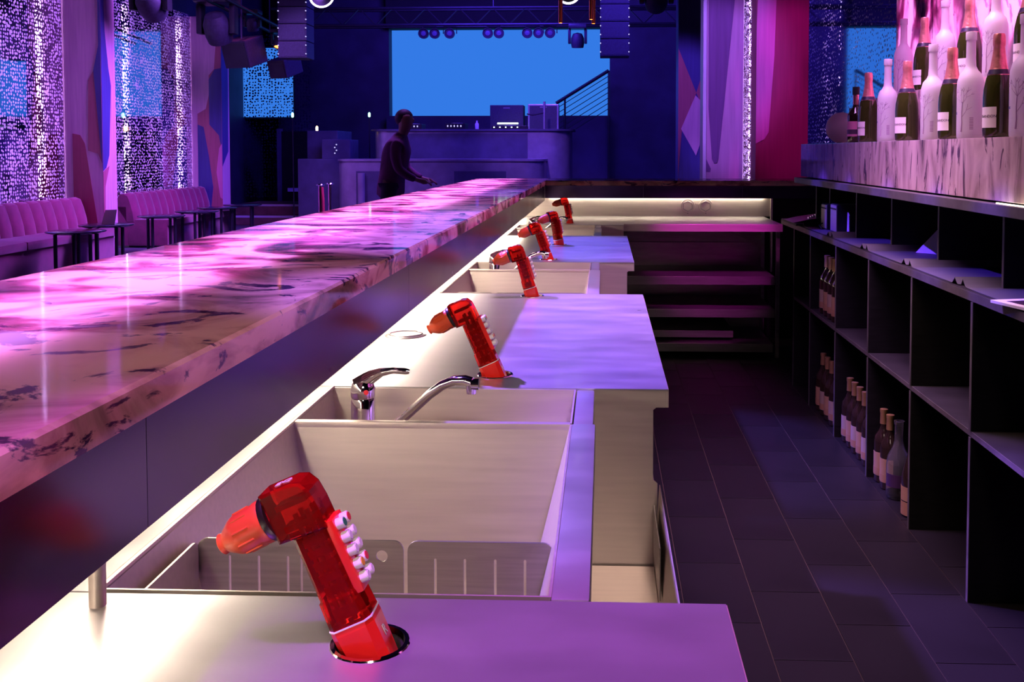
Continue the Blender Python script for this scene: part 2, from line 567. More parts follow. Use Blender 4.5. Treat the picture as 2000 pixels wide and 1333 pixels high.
def sheet(outer, holes, d0, d1, plane='XY'):
    """flat plate with real holes, given thickness"""
    bm = bmesh.new()
    edges = []
    for loop in [outer] + holes:
        vs = [bm.verts.new((u, v, 0)) for u, v in loop]
        for i in range(len(vs)):
            edges.append(bm.edges.new((vs[i], vs[(i + 1) % len(vs)])))
    bmesh.ops.triangle_fill(bm, use_beauty=True, use_dissolve=False, edges=edges)
    r = bmesh.ops.extrude_face_region(bm, geom=bm.faces[:])
    for g in r['geom']:
        if isinstance(g, bmesh.types.BMVert):
            g.co.z = 1
    def P(u, v, k):
        d = d0 + (d1 - d0) * k
        return {'XZ': (u, d, v), 'YZ': (d, u, v), 'XY': (u, v, d)}[plane]
    bm.verts.index_update()
    mb = MB()
    vs = [P(*v.co) for v in bm.verts]
    fs = [[v.index for v in f.verts] for f in bm.faces]
    bm.free()
    return mb.add(vs, fs)
def circle(cx, cy_, r, n=24):
    return [(cx + r * math.cos(2 * math.pi * i / n), cy_ + r * math.sin(2 * math.pi * i / n)) for i in range(n)]
def rrect(x0, x1, z0, z1, r, top_only=False, n=5):
    pts = []
    for cx, cz, a in ((x1 - r, z1 - r, 0), (x0 + r, z1 - r, 90), (x0 + r, z0 + r, 180), (x1 - r, z0 + r, 270)):
        if top_only and a >= 180:
            pts.append((x0 if a == 180 else x1, z0))
            continue
        for i in range(n + 1):
            t = R_(a + 90 * i / n)
            pts.append((cx + r * math.cos(t), cz + r * math.sin(t)))
    return pts

# ================================================================== the room
struct('ceiling', MB().box((-7.6, -3, 5.0), (3.2, 22, 5.1)), 'ceiling_black')
fl = struct('floor', MB().box((-7.6, -3, -0.15), (3.2, 22, -0.006)), 'club_floor')
MB().box((-0.62, -1.0, -0.006), (1.50, 7.2, -0.0035)).build('grout_bed', 'grout', fl)
tw, tl = 0.212, 0.412
tile_me = MB().bbox((0, 0, -0.004), (tw - 0.003, tl - 0.003, 0.0), 0.0012).mesh('floor_tile', 'tile')
for i in range(6):
    x = 0.03 + i * tw
    for j in range(18):
        y = 0.55 + j * tl - (0.5 * tl if i % 2 else 0)
        if y + tl < 7.1:
            obj('floor_tile', tile_me, fl, (x, y, 0))
struct('wall_left', MB().box((-7.6, -3, 0), (-7.45, 22, 5)), 'wall_dark')
struct('wall_right', MB().box((3.05, -3, 0), (3.2, 22, 5)), 'wall_dark')
struct('wall_front', MB().box((-7.45, -3.1, 0), (3.05, -3, 5)), 'wall_dark')
struct('wall_back', MB().box((-7.45, 21.75, 0), (3.05, 21.9, 5)), 'wall_dark')
# dark proscenium wall to the right of the stage screen, a lower plinth below the screen
struct('wall_stage_right', MB().box((0.115, 20.9, 0), (3.05, 21.2, 5)), 'wall_dark')
struct('wall_stage_left', MB().box((-6.9, 20.9, 0), (-4.53, 21.2, 5)), 'wall_dark')
struct('wall_stage_plinth', MB().box((-4.53, 20.6, 0), (0.115, 21.2, 2.09)), 'wall_dark')
struct('wall_stage_header', MB().box((-4.53, 20.6, 3.93), (0.115, 21.2, 5)), 'ceiling_black')

# stage screen
scr = thing('led_screen', 'large plain blue screen glowing on the back wall behind the booth', 'screen', (-2.2, 21.3, 2.0))
MB().box((-2.36, 0, 0.0), (2.36, 0.04, 2.0)).build('panel', 'screen_blue', scr)
MB().box((-2.40, 0.04, -0.04), (2.40, 0.10, 2.04)).build('frame', 'metal_black', scr)
MB().box((-0.5, 0.10, 0.5), (0.5, 0.448, 1.4)).build('wall_mount', 'metal_black', scr)
scr2 = thing('led_screen', 'smaller blue screen behind dark speckled mesh at the far left', 'screen', (-7.02, 20.35, 2.06))
MB().box((-0.62, 0, 0.0), (0.60, 0.04, 1.42)).build('panel', 'screen_blue', scr2)
MB().box((-0.64, 0.04, -0.03), (0.62, 0.09, 1.45)).build('frame', 'metal_black', scr2)
tag(MB().box((-7.40, 20.25, 0.4), (-6.0, 20.254, 3.75)).build('mesh_curtain', 'perforated_mesh'),
    'dark speckled mesh curtain hanging before the small blue screen', 'curtain')

# ================================================================== the bar
bar = thing('bar_counter', 'long L-shaped bar with backlit veined pink stone top and steel fascia', 'bar', (0, 0, 0))
ZT, ZB = 1.14, 1.104
XI, XO = -0.423, -0.985
Y0, YC, YF = -0.35, 7.18, 7.76
def slab(x0, x1, y0, y1, name, open_=None):
    mb = MB()
    e = 0.004
    top = [(x0 + e, y0 + e, ZT), (x1 - e, y0 + e, ZT), (x1 - e, y1 - e, ZT), (x0 + e, y1 - e, ZT)]
    rim = [(x0, y0, ZT - e), (x1, y0, ZT - e), (x1, y1, ZT - e), (x0, y1, ZT - e)]
    bot = [(x0, y0, ZB), (x1, y0, ZB), (x1, y1, ZB), (x0, y1, ZB)]
    fs = [(0, 1, 2, 3)]
    for i in range(4):
        j = (i + 1) % 4
        fs += [(4 + i, 4 + j, j, i), (8 + i, 8 + j, 4 + j, 4 + i)]
    mb.add(top + rim + bot, fs)
    if open_:   # underside left open over the light panel
        a, b = open_
        mb.add([(x0, y0, ZB), (a, y0, ZB), (a, y1, ZB), (x0, y1, ZB), (b, y0, ZB), (x1, y0, ZB), (x1, y1, ZB), (b, y1, ZB)],
               [(0, 3, 2, 1), (4, 7, 6, 5)])
    else:
        mb.add(bot, [(0, 3, 2, 1)])
    return mb.build(name, 'onyx_top', bar)
slab(XO, XI, Y0, YF, 'stone_slab', (-0.955, -0.635))
slab(XI, 1.74, YC, YF, 'stone_slab')
MB().box((-0.955, Y0 + 0.02, ZB - 0.012), (-0.635, YF - 0.1, ZB - 0.006)).build('backlight_panel', 'led_backlight', bar)
MB().box((-0.94, Y0 + 0.02, 0.0), (-0.625, YF - 0.02, ZB - 0.013)).build('bar_body', 'black_wood', bar)
MB().box((-0.62, YC + 0.06, 0.0), (1.70, YF - 0.02, ZB - 0.001)).build('bar_body', 'black_wood', bar)
MB().box((-0.624, Y0 + 0.02, 0.0), (-0.620, YC + 0.05, ZB - 0.002)).build('backsplash', 'steel', bar)
fme = MB().bbox((-0.440, 0.0003, 0.996), (-0.428, 1.2547, ZB), 0.0006).mesh('fascia_panel', 'fascia')
for k in range(6):
    obj('fascia_panel', fme, bar, (0, Y0 + k * 1.255, 0))
fme2 = MB().bbox((0.0001, YC + 0.006, 1.012), (0.7099, YC + 0.018, ZB), 0.0015).mesh('fascia_panel', 'fascia')
for k in range(3):
    obj('fascia_panel', fme2, bar, (-0.428 + k * 0.71, 0, 0))
MB().box((-0.594, Y0 + 0.05, 1.010), (-0.577, YC + 0.03, 1.014)).build('led_strip', 'led_warm', bar)
MB().box((-0.597, Y0 + 0.05, 1.014), (-0.574, YC + 0.03, ZB)).build('led_channel', 'steel_dark', bar)
MB().box((-0.40, YC + 0.032, 1.018), (1.15, YC + 0.042, 1.026)).build('led_strip', 'led_far', bar)
MB().box((-0.42, YC + 0.030, 1.026), (1.17, YC + 0.046, ZB)).build('led_channel', 'steel_dark', bar)
MB().box((-0.62, YC + 0.052, 0.88), (1.21, YC + 0.056, 1.10)).build('backsplash', 'steel', bar)
MB().lathe([(0.0085, 0.882), (0.0085, ZB)], 16, (-0.521, 0.987, 0)).build('support_post', 'steel', bar, True)

# ------------------------------------------------------------------ steel worktops
ZC = 0.88
def worktop(y0, y1, holes, label, discs=()):
    t = thing('steel_worktop', label, 'worktop', (0, y0, 0))
    ln = y1 - y0
    sheet([(-0.62, 0), (0.127, 0), (0.127, ln), (-0.62, ln)],
          [circle(x, y - y0, 0.034) for x, y in holes], ZC - 0.003, ZC).build('top', 'steel_top', t)
    MB().bbox((0.1225, 0, 0.843), (0.1285, ln, ZC - 0.0005), 0.0015).build('front_lip', 'steel', t)
    prof = [(-0.012, 0.12), (0.107, 0.12), (0.107, 0.690), (0.098, 0.698), (0.098, 0.838), (0.104, 0.843), (0.1225, 0.843), (0.1225, 0.877), (-0.62, 0.877), (-0.62, 0.12)]
    MB().prism(prof, 0.001, 0.005).build('side_panel', 'steel', t)
    MB().prism(prof, ln - 0.005, ln - 0.001).build('side_panel', 'steel', t)
    MB().box((-0.60, 0.006, 0.12), (0.097, ln - 0.006, 0.79)).build('cabinet_body', 'steel', t)
    for k in range(max(1, int(ln / 0.42))):
        n = max(1, int(ln / 0.42))
        d = MB().bbox((0.098, 0.01 + k * (ln - 0.02) / n + 0.002, 0.14), (0.106, 0.01 + (k + 1) * (ln - 0.02) / n - 0.002, 0.66), 0.002).build('door', 'steel', t)
        MB().bbox((0.106, 0.01 + (k + 0.5) * (ln - 0.02) / n - 0.05, 0.60), (0.114, 0.01 + (k + 0.5) * (ln - 0.02) / n + 0.05, 0.612), 0.002).build('handle', 'chrome', d)
    for x, y in holes:
        g = MB().lathe([(0.033, -0.004), (0.0385, 0.0002), (0.0375, 0.0015), (0.0335, 0.0018), (0.0325, -0.004)], 28, (x, y - y0, ZC), cap=False).build('grommet_ring', 'chrome', t, True)
        MB().lathe([(0.0335, 0.0), (0.0325, -0.085), (0.0, -0.085)], 24, (x, y - y0, ZC), cap=False).build('holder_cup', 'steel_dark', g, True)
    for x, y in discs:
        d = MB().lathe([(0.0, 0.003), (0.047, 0.003), (0.0525, 0.0008), (0.0525, 0.0)], 36, (x, y - y0, ZC)).build('access_cap', 'steel_top', t, True)
        MB().tube([(x + 0.042 * math.cos(a), y - y0 + 0.042 * math.sin(a), ZC + 0.0035) for a in [2 * math.pi * i / 30 for i in range(30)]], 0.0014, 6, True).build('rim', 'chrome', d, True)
    return t
worktop(-0.30, 1.020, [(-0.223, 0.924)], 'nearest steel worktop, purple-lit, holding the largest red drinks gun')
worktop(1.955, 3.262, [(-0.229, 2.072), (-0.233, 3.219)], 'lavender-lit steel worktop with a round access cap between the two nearest sinks', [(-0.506, 2.511)])
worktop(4.205, 5.535, [(-0.240, 4.312), (-0.226, 5.004)], 'third steel worktop from the front, with a bright edge highlight')

ct = thing('corner_worktop', 'L-shaped steel corner worktop at the far end below the two round sockets', 'worktop', (0, 0, 0))
sheet([(-0.62, 6.36), (0.127, 6.36), (0.127, 6.45), (1.15, 6.45), (1.15, 7.23), (-0.62, 7.23)], [circle(-0.224, 6.514, 0.034)], ZC - 0.003, ZC).build('top', 'steel_top', ct)
MB().bbox((0.127, 6.444, 0.832), (1.15, 6.450, ZC - 0.0005), 0.0015).build('front_lip', 'steel', ct)
MB().bbox((-0.60, 6.362, 0.12), (0.125, 6.368, 0.876), 0.0015).build('side_panel', 'steel', ct)
MB().box((-0.60, 6.37, 0.12), (0.125, 7.2, 0.79)).build('cabinet_body', 'steel', ct)
MB().bbox((1.198, 7.20, ZC - 0.4), (1.212, 7.23, 1.02), 0.002).build('end_post', 'steel', ct)

rack = thing('steel_shelf_rack', 'open steel shelf rack glowing purple beneath the far worktop', 'rack', (0, 0, 0))
for z, x1 in ((0.478, 1.115), (0.262, 1.115), (0.035, 1.105)):
    s = MB().box((0.135, 6.52, z + 0.048), (x1, 7.15, z + 0.054)).build('shelf', 'steel_dark', rack)
    MB().bbox((0.135, 6.515, z), (x1, 6.521, z + 0.054), 0.0015).build('front_lip', 'steel_dark', s)
s = MB().box((0.135, 6.62, 0.150), (0.86, 7.15, 0.156)).build('short_shelf', 'steel_dark', rack)
MB().bbox((0.135, 6.615, 0.112), (0.86, 6.621, 0.156), 0.0015).build('front_lip', 'steel_dark', s)
MB().box((0.135, 7.155, 0.03), (1.14, 7.160, 0.83)).build('back_panel', 'steel_dark', rack)
MB().box((0.135, 7.140, 0.58), (1.10, 7.154, 0.70)).build('back_rail', 'steel_dark', rack)
MB().tube([(0.80, 7.1, 0.83), (1.09, 7.1, 0.70)], 0.006, 6).build('brace', 'steel_dark', rack)
for x in (1.118, 0.128):
    MB().bbox((x, 6.50, 0.0), (x + 0.025, 6.525, 0.83), 0.002).build('post', 'steel_dark', rack)
    MB().bbox((x, 7.12, 0.0), (x + 0.025, 7.145, 0.83), 0.002).build('post', 'steel_dark', rack)

for i, x in enumerate((0.606, 0.735)):
    so = thing('round_socket', ('round power socket on the far steel backsplash, left of the pair', 'round power socket on the far steel backsplash, right of the pair')[i],
               'socket', (x, YC + 0.052, 0.955), (R_(90), 0, 0), 'sockets on the far backsplash')
    MB().lathe([(0.0, 0.004), (0.040, 0.004), (0.050, 0.006), (0.052, 0.0)], 28).build('faceplate', 'steel', so, True)
    MB().tube([(0.033 * math.cos(a) * (1.12 if k % 2 else 1), 0.033 * math.sin(a) * (1.12 if k % 2 else 1), 0.005) for k, a in enumerate([2 * math.pi * j / 12 for j in range(12)])], 0.003, 6, True).build('lid_ring', 'steel_dark', so, True)
    MB().bbox((-0.004, -0.055, 0.0), (0.004, -0.048, 0.012), 0.001).build('latch', 'steel_dark', so)

# ------------------------------------------------------------------ sinks
def basin(x0, x1, y0, y1, depth, tx0, tx1, ty):
    """tapered bowl: inner skin, outer skin and rim"""
    mb = MB()
    e = 0.003
    def ring(o, z, k):
        return [(x0 + tx0 * k - o, y0 + ty * k - o, z), (x1 - tx1 * k + o, y0 + ty * k - o, z), (x1 - tx1 * k + o, y1 - ty * k + o, z), (x0 + tx0 * k - o, y1 - ty * k + o, z)]
    vs = ring(0, ZC - 0.001, 0) + ring(0, ZC - depth, 1) + ring(e, ZC - 0.001, 0) + ring(e, ZC - depth - e, 1)
    fs = [(4, 5, 6, 7), (12, 15, 14, 13)]
    for i in range(4):
        j = (i + 1) % 4
        fs += [(i, j, 4 + j, 4 + i), (8 + i, 12 + i, 12 + j, 8 + j), (i, 8 + i, 8 + j, j)]
    return mb.add(vs, fs)
def sink(y0, y1, y2, label):
    """bowl y0..y1, narrow tap trough y1..y2"""
    t = thing('bar_sink', label, 'sink', (0, 0, 0))
    basin(-0.54, -0.058, y0 + 0.012, y1 - 0.006, 0.30, 0.065, 0.075, 0.03).build('bowl', 'steel', t)
    basin(-0.54, -0.058, y1 + 0.008, y2 - 0.006, 0.12, 0.012, 0.012, 0.004).build('trough', 'steel', t)
    MB().bbox((-0.541, y1 - 0.007, 0.868), (-0.057, y1 + 0.009, ZC + 0.0005), 0.003).build('partition', 'steel', t, True)
    MB().box((-0.62, y0 + 0.001, ZC - 0.003), (-0.541, y2 - 0.001, ZC)).build('rear_deck', 'steel_top', t)
    MB().tube([(-0.541, y0 + 0.002, ZC - 0.001), (-0.541, y2 - 0.002, ZC - 0.001)], 0.0045, 8).build('rim_bead', 'steel', t, True)
    MB().bbox((-0.056, y0 + 0.004, 0.83), (-0.014, y1 + 0.005, ZC - 0.001), 0.006).build('front_rail', 'steel_top', t, True)
    MB().bbox((-0.053, y1 + 0.006, 0.83), (-0.018, y2 - 0.001, ZC - 0.002), 0.005).build('front_rail', 'steel_top', t, True)
    MB().box((-0.0575, y0 + 0.003, 0.55), (-0.054, y2 - 0.003, 0.83)).build('bowl_skirt', 'steel', t)
    MB().box((-0.0575, y0 + 0.003, 0.520), (0.100, y2 - 0.003, 0.525)).build('bottle_well', 'steel', t)
    a = MB().prism([(0.094, 0.40), (0.110, 0.690), (0.112, 0.690), (0.097, 0.40)], y0 + 0.003, y2 - 0.003).build('apron', 'steel', t)
    MB().bbox((0.098, y1 + 0.02, 0.56), (0.1005, y2 - 0.02, 0.655), 0.001).build('hinge_plate', 'steel_dark', a)
    MB().bbox((0.094, y0 + 0.25, 0.54), (0.0965, y1 - 0.20, 0.62), 0.001).build('hinge_plate', 'steel_dark', a)
    MB().lathe([(0.0, 0.002), (0.030, 0.002), (0.036, 0.0)], 20, (-0.30, (y0 + y1) / 2, ZC - 0.30)).build('drain', 'chrome', t, True)
    MB().box((-0.60, y0 + 0.003, 0.12), (-0.0578, y2 - 0.003, 0.50)).build('cabinet_body', 'steel', t)
    return t
sink(1.022, 1.700, 1.953, 'nearest steel bar sink, with slotted divider plates and a tap trough behind')
sink(3.264, 3.935, 4.203, 'second steel bar sink, between the lavender worktop and the third worktop')
sink(5.537, 6.090, 6.358, 'farthest steel bar sink, beside the corner worktop')

def slots(xs, z0, z1, wd=0.0032):
    return [rrect(x - wd / 2, x + wd / 2, z0, z1, wd / 2 - 0.0001, n=2) for x in xs]
for yo, wh in ((1.245, 'nearest'), (3.490, 'second')):
    ps = [((-0.524, -0.390), [-0.482, -0.444, -0.406], None, 'left'), ((-0.387, -0.256), [-0.368, -0.330], (-0.284, 0.831), 'middle, round-holed'),
          ((-0.251, -0.064), [-0.215, -0.177, -0.138, -0.100], None, 'right, widest')]
    for (a, b), sl, hole, nm in ps:
        hs = slots(sl, 0.735, 0.829)
        if hole:
            hs.append(circle(hole[0], hole[1], 0.0075, 16))
        o = sheet(rrect(a, b, 0.715, 0.851, 0.013, True), hs, yo, yo + 0.003, 'XZ').build('divider_plate', 'steel_plate')
        tag(o, nm + ' slotted steel divider plate across the ' + wh + ' sink', 'divider', 'sink divider plates')
    o = sheet(rrect(yo - 0.205, yo - 0.006, 0.715, 0.851, 0.013, True), [], -0.5235, -0.5205, 'YZ').build('divider_plate', 'steel')
    tag(o, 'side divider plate in the shadow along the left wall of the ' + wh + ' sink', 'divider', 'sink divider plates')

# ------------------------------------------------------------------ taps
def faucet(loc, label):
    t = thing('mixer_tap', label, 'tap', loc)
    MB().lathe([(0.026, 0.0), (0.026, 0.006), (0.0225, 0.010), (0.0225, 0.040), (0.0232, 0.041), (0.0232, 0.044), (0.0222, 0.045), (0.0222, 0.118), (0.0205, 0.122), (0.0, 0.122)], 24).build('body', 'chrome', t, True)
    lv = MB().lathe([(0.0, 0.158), (0.012, 0.157), (0.020, 0.150), (0.0228, 0.140), (0.0228, 0.126), (0.021, 0.123)], 24)
    lv.tube([(-0.010, 0, 0.146), (0.012, 0, 0.160), (0.035, 0, 0.171), (0.058, -0.002, 0.175), (0.080, -0.003, 0.174), (0.089, -0.003, 0.173)], [0.017, 0.014, 0.0085, 0.006, 0.0062, 0.0045], 10)
    l = lv.build('lever', 'chrome', t, True)
    MB().lathe([(0.0, 0.0), (0.0045, 0.0), (0.0045, -0.003)], 12, (0.012, -0.0222, 0.138), 'Y').build('hot_cold_mark', 'red_cap', l, True)
    pts = [(0.006, -0.004, 0.030), (0.030, -0.012, 0.046), (0.085, -0.030, 0.094), (0.135, -0.048, 0.142), (0.160, -0.056, 0.161), (0.182, -0.062, 0.171), (0.203, -0.068, 0.173), (0.216, -0.072, 0.170)]
    sp = MB().tube(pts, [0.0095, 0.0095, 0.009, 0.009, 0.009, 0.009, 0.0095, 0.0098], 14).build('spout', 'chrome', t, True)
    MB().lathe([(0.0088, 0.004), (0.0098, 0.0), (0.0098, -0.012), (0.009, -0.020), (0.0075, -0.020), (0.0075, -0.016)], 16, (0.214, -0.071, 0.170), cap=False).build('aerator', 'chrome', sp, True)
    MB().lathe([(0.0105, -0.006), (0.0105, 0.007)], 14, (0.221, -0.073, 0.167), 'X').build('end_collar', 'chrome', sp, True)
    return t
tp = faucet((-0.452, 1.835, 0.765), 'chrome mixer tap in the trough of the nearest sink')
place_copy(tp, (-0.452, 4.085, 0.765), (0, 0, 0), 'chrome mixer tap in the trough of the second sink, half behind a red gun')
place_copy(tp, (-0.452, 6.235, 0.765), (0, 0, 0), 'chrome mixer tap in the trough of the farthest sink')

# ------------------------------------------------------------------ drinks guns
def soda_gun():
    t = thing('drinks_gun', '', 'drinks gun', (0, 0, 0))
    def octo(hx, hy, c):
        return [(-hx + c, -hy), (hx - c, -hy), (hx, -hy + c), (hx, hy - c), (hx - c, hy), (-hx + c, hy), (-hx, hy - c), (-hx, -hy + c)]
    def loft(secs):
        mb = MB()
        n = 8
        vs, fs = [], []
        for z, hx, hy, c, ox in secs:
            vs += [(x + ox, y, z) for x, y in octo(hx, hy, c)]
        for k in range(len(secs) - 1):
            for i in range(n):
                j = (i + 1) % n
                fs.append((k * n + i, k * n + j, (k + 1) * n + j, (k + 1) * n + i))
        fs += [tuple(range(n))[::-1], tuple((len(secs) - 1) * n + i for i in range(n))]
        return mb.add(vs, fs)
    base = loft([(-0.055, 0.020, 0.018, 0.008, 0), (-0.010, 0.0215, 0.0195, 0.008, 0), (0.028, 0.0222, 0.020, 0.007, 0), (0.033, 0.0215, 0.0195, 0.006, 0)]).build('base_collar', 'gun_red', t)
    loft([(0.033, 0.0222, 0.0202, 0.006, 0), (0.0345, 0.0222, 0.0202, 0.006, 0)]).build('seam_ring', 'white_plastic', t)
    loft([(0.0345, 0.0212, 0.0195, 0.006, 0), (0.062, 0.0200, 0.0188, 0.005, 0), (0.064, 0.0185, 0.0175, 0.004, 0.0005), (0.128, 0.0180, 0.0172, 0.004, 0.001)]).build('grip_shell', 'gun_clear', t)
    # head: side profile in XZ extruded across the gun, rounded crown
    prof = [(-0.0295, 0.130), (0.0192, 0.127), (0.0192, 0.150), (0.0175, 0.166), (0.012, 0.176), (0.003, 0.1795), (-0.0295, 0.1795)]
    hd = MB()
    n = len(prof)
    secs = []
    for yy, k in ((-0.0185, 0.90), (-0.0165, 1.0), (0.0165, 1.0), (0.0185, 0.90)):
        cx, cz = -0.005, 0.153
        secs.append([(cx + (x - cx) * k, yy, cz + (z - cz) * k) for x, z in prof])
    vs = [p for s_ in secs for p in s_]
    fs = [tuple(range(n)), tuple(3 * n + i for i in reversed(range(n)))]
    for k in range(3):
        for i in range(n):
            j = (i + 1) % n
            fs.append((k * n + i, k * n + j, (k + 1) * n + j, (k + 1) * n + i))
    hd.add(vs, fs)
    head = hd.build('head', 'gun_clear', t)
    lp = obj('lettering', text_mesh('EQ', 0.014, 'white_print', 0.0003, lambda c: Vector((c.x - 0.008, c.y, 0.1800 + c.z))), head)
    # inner valve block seen through the clear shell
    iv = MB()
    for k in range(5):
        iv.box((-0.010, -0.0125, 0.066 + k * 0.0125), (0.012, 0.0125, 0.074 + k * 0.0125))
    for s_ in (-1, 1):
        for q in (-0.006, 0.006):
            iv.box((q - 0.002, s_ * 0.010 - 0.002, 0.036), (q + 0.002, s_ * 0.010 + 0.002, 0.150))
    iv.box((-0.021, -0.012, 0.136), (0.008, 0.012, 0.142))
    iv.box((-0.021, -0.012, 0.158), (0.010, 0.012, 0.163))
    iv.box((-0.012, -0.012, 0.040), (0.010, 0.012, 0.052))
    iv.build('valve_block', 'gun_inner', t)
    # nozzle
    nm = Matrix.Translation((-0.0295, 0, 0.1535)) @ Matrix.Rotation(R_(-90 - 5), 4, 'Y')
    MB().lathe([(0.0225, 0.0), (0.0232, 0.003), (0.0225, 0.006)], 24, mat=nm).build('nozzle_gasket', 'gun_black', t, True)
    nz = MB().lathe([(0.0205, 0.005), (0.0215, 0.007), (0.0212, 0.014), (0.0205, 0.016), (0.0200, 0.036), (0.0180, 0.042), (0.0115, 0.052), (0.0095, 0.054), (0.0105, 0.058), (0.0095, 0.059), (0.0070, 0.057), (0.0, 0.050)], 24, mat=nm).build('nozzle', 'gun_orange', t, True)
    rb = MB()
    for k in range(10):
        a = 2 * math.pi * k / 10
        rb.tube([nm @ Vector((0.0203 * math.cos(a), 0.0203 * math.sin(a), 0.019)), nm @ Vector((0.0200 * math.cos(a), 0.0200 * math.sin(a), 0.036))], 0.0011, 6)
    rb.build('grip_ribs', 'gun_orange', nz, True)
    pad = MB().bbox((0.0165, -0.0150, 0.058), (0.0255, 0.0150, 0.132), 0.002).build('button_pad', 'gun_red', t, True)
    caps = ['green_cap', 'red_cap', 'white_plastic', 'white_plastic', 'white_plastic', 'white_plastic', 'yellow_cap', 'red_cap', 'white_plastic', 'white_plastic']
    for k in range(10):
        r, c = divmod(k, 2)
        z = 0.124 - r * 0.0138
        y = -0.0072 + c * 0.0144
        b = MB().lathe([(0.0056, 0.0), (0.0056, 0.0065), (0.0050, 0.0075), (0.0, 0.0075)], 12, (0.0255, y, z), 'X').build('button', 'white_plastic', t, True)
        MB().lathe([(0.0040, 0.0), (0.0040, 0.0006), (0.0, 0.0006)], 10, (0.0330, y, z), 'X').build('button_mark', caps[k], b, True)
    # letter on the collar flank
    obj('lettering', text_mesh('R', 0.015, 'white_print', 0.0003, lambda c: Vector((0.0224 + c.z, c.x, 0.012 + c.y))), base)
    return t
gun = soda_gun()
spots = [((-0.228, 0.924), 0, 24, 'largest and nearest red drinks gun, leaning over the slotted sink'),
         ((-0.232, 2.072), 0, 24, 'red drinks gun at the front of the lavender worktop, beside the near tap'),
         ((-0.236, 3.219), 4, 17, 'red drinks gun at the back edge of the lavender worktop'),
         ((-0.243, 4.312), 2, 20, 'red drinks gun at the front of the third worktop'),
         ((-0.229, 5.004), 28, 12, 'red drinks gun turned with its button pad towards the aisle, on the third worktop'),
         ((-0.226, 6.514), 6, 12, 'smallest and farthest red drinks gun, against the bright backsplash')]
for i, ((x, y), rz, tilt, lb) in enumerate(spots):
    g = gun if i == 0 else copy_tree(gun)
    g.location = (x + 0.004, y, ZC - 0.006)
    g.rotation_mode = 'ZYX'
    g.rotation_euler = (R_(2), R_(-tilt), R_(rz))
    g.rotation_mode = 'XYZ'
    g.rotation_euler = (Matrix.Rotation(R_(rz), 3, 'Z') @ Matrix.Rotation(R_(-tilt), 3, 'Y')).to_euler()
    tag(g, lb, 'drinks gun', 'red drinks guns along the bar')

# ================================================================== back bar on the right
XS = 1.09
bb = thing('back_bar_shelving', 'long black open shelving unit along the right of the aisle', 'shelving', (0, 0, 0))
YA, YB = 1.30, 5.76
s_ = MB().bbox((XS + 0.001, YA, 0.905), (1.49, 6.16, 0.933), 0.001).build('shelf', 'shelf_top', bb)
MB().box((XS - 0.001, YA, 0.906), (XS + 0.0015, 6.16, 0.932)).build('lit_edge_band', 'shelf_edge_lit', s_)  # paler strip painting in the light along the shelf front
s_ = MB().bbox((XS + 0.004, YA, 0.500), (1.49, YB, 0.518), 0.001).build('shelf', 'shelf_top', bb)
MB().box((XS + 0.002, YA, 0.501), (XS + 0.0045, YB, 0.517)).build('lit_edge_band', 'shelf_edge_lit', s_)
MB().bbox((XS, YA, 1.171), (1.50, YB, 1.202), 0.002).build('cap', 'shelf_edge_lit', bb)
MB().box((1.49, YA, 0.0), (1.505, YB, 1.171)).build('back_board', 'black_wood', bb)
lower = [1.827, 2.402, 2.977, 3.555, 4.131, 4.711, 5.29, 5.74]
dm1 = MB().bbox((XS, -0.009, 0.0), (1.49, 0.009, 0.499), 0.0015).mesh('divider', 'black_wood')
dm2 = MB().bbox((XS, -0.009, 0.519), (1.49, 0.009, 0.904), 0.0015).mesh('divider', 'black_wood')
eme1 = MB().box((XS - 0.0015, -0.008, 0.0), (XS + 0.0005, 0.008, 0.499)).mesh('lit_edge_band', 'shelf_edge_lit')  # divider fronts get the same painted-in light
eme2 = MB().box((XS - 0.0015, -0.008, 0.519), (XS + 0.0005, 0.008, 0.904)).mesh('lit_edge_band', 'shelf_edge_lit')
for y in lower:
    a = obj('divider', dm1, bb, (0, y, 0))
    obj('lit_edge_band', eme1, a)
    b = obj('divider', dm2, bb, (0, y, 0))
    obj('lit_edge_band', eme2, b)
dm3 = MB().bbox((1.205, -0.008, 0.934), (1.49, 0.008, 1.170), 0.0015).mesh('divider', 'black_wood')
eme3 = MB().box((1.2035, -0.007, 0.934), (1.2055, 0.007, 1.170)).mesh('lit_edge_band', 'shelf_edge_lit')
for y in (1.875, 2.46, 3.045, 3.63, 4.215, 4.80, 5.36, 5.70):
    a = obj('divider', dm3, bb, (0, y, 0))
    obj('lit_edge_band', eme3, a)
# stone riser and steps for the bottle display
tag(MB().bbox((1.125, YA, 1.208), (1.50, YB - 0.01, 1.391), 0.002).build('stone_ledge', 'onyx_riser'),
    'veined stone ledge above the black shelving, carrying the lower row of bottles', 'ledge')
tag(MB().bbox((1.262, YA, 1.3915), (1.4545, 5.0, 1.598), 0.002).build('stone_step', 'onyx_wall'),
    'raised stone step carrying the upper row of bottles', 'step')
st = thing('stone_back_panel', 'backlit veined stone panel glowing pink behind the bottles', 'panel', (0, 0, 0))
MB().box((1.4551, YA, 1.392), (1.462, 5.06, 2.9)).build('stone_slab', 'onyx_wall', st)
MB().box((1.485, YA + 0.05, 1.42), (1.49, 5.02, 2.85)).build('backlight_panel', 'led_onyx', st)
MB().box((1.495, YA, 1.392), (1.51, 5.06, 2.9)).build('back_frame', 'black_wood', st)
MB().box((1.108, YA, 1.2025), (1.114, 2.86, 1.2055)).build('led_strip', 'led_soft', bb)

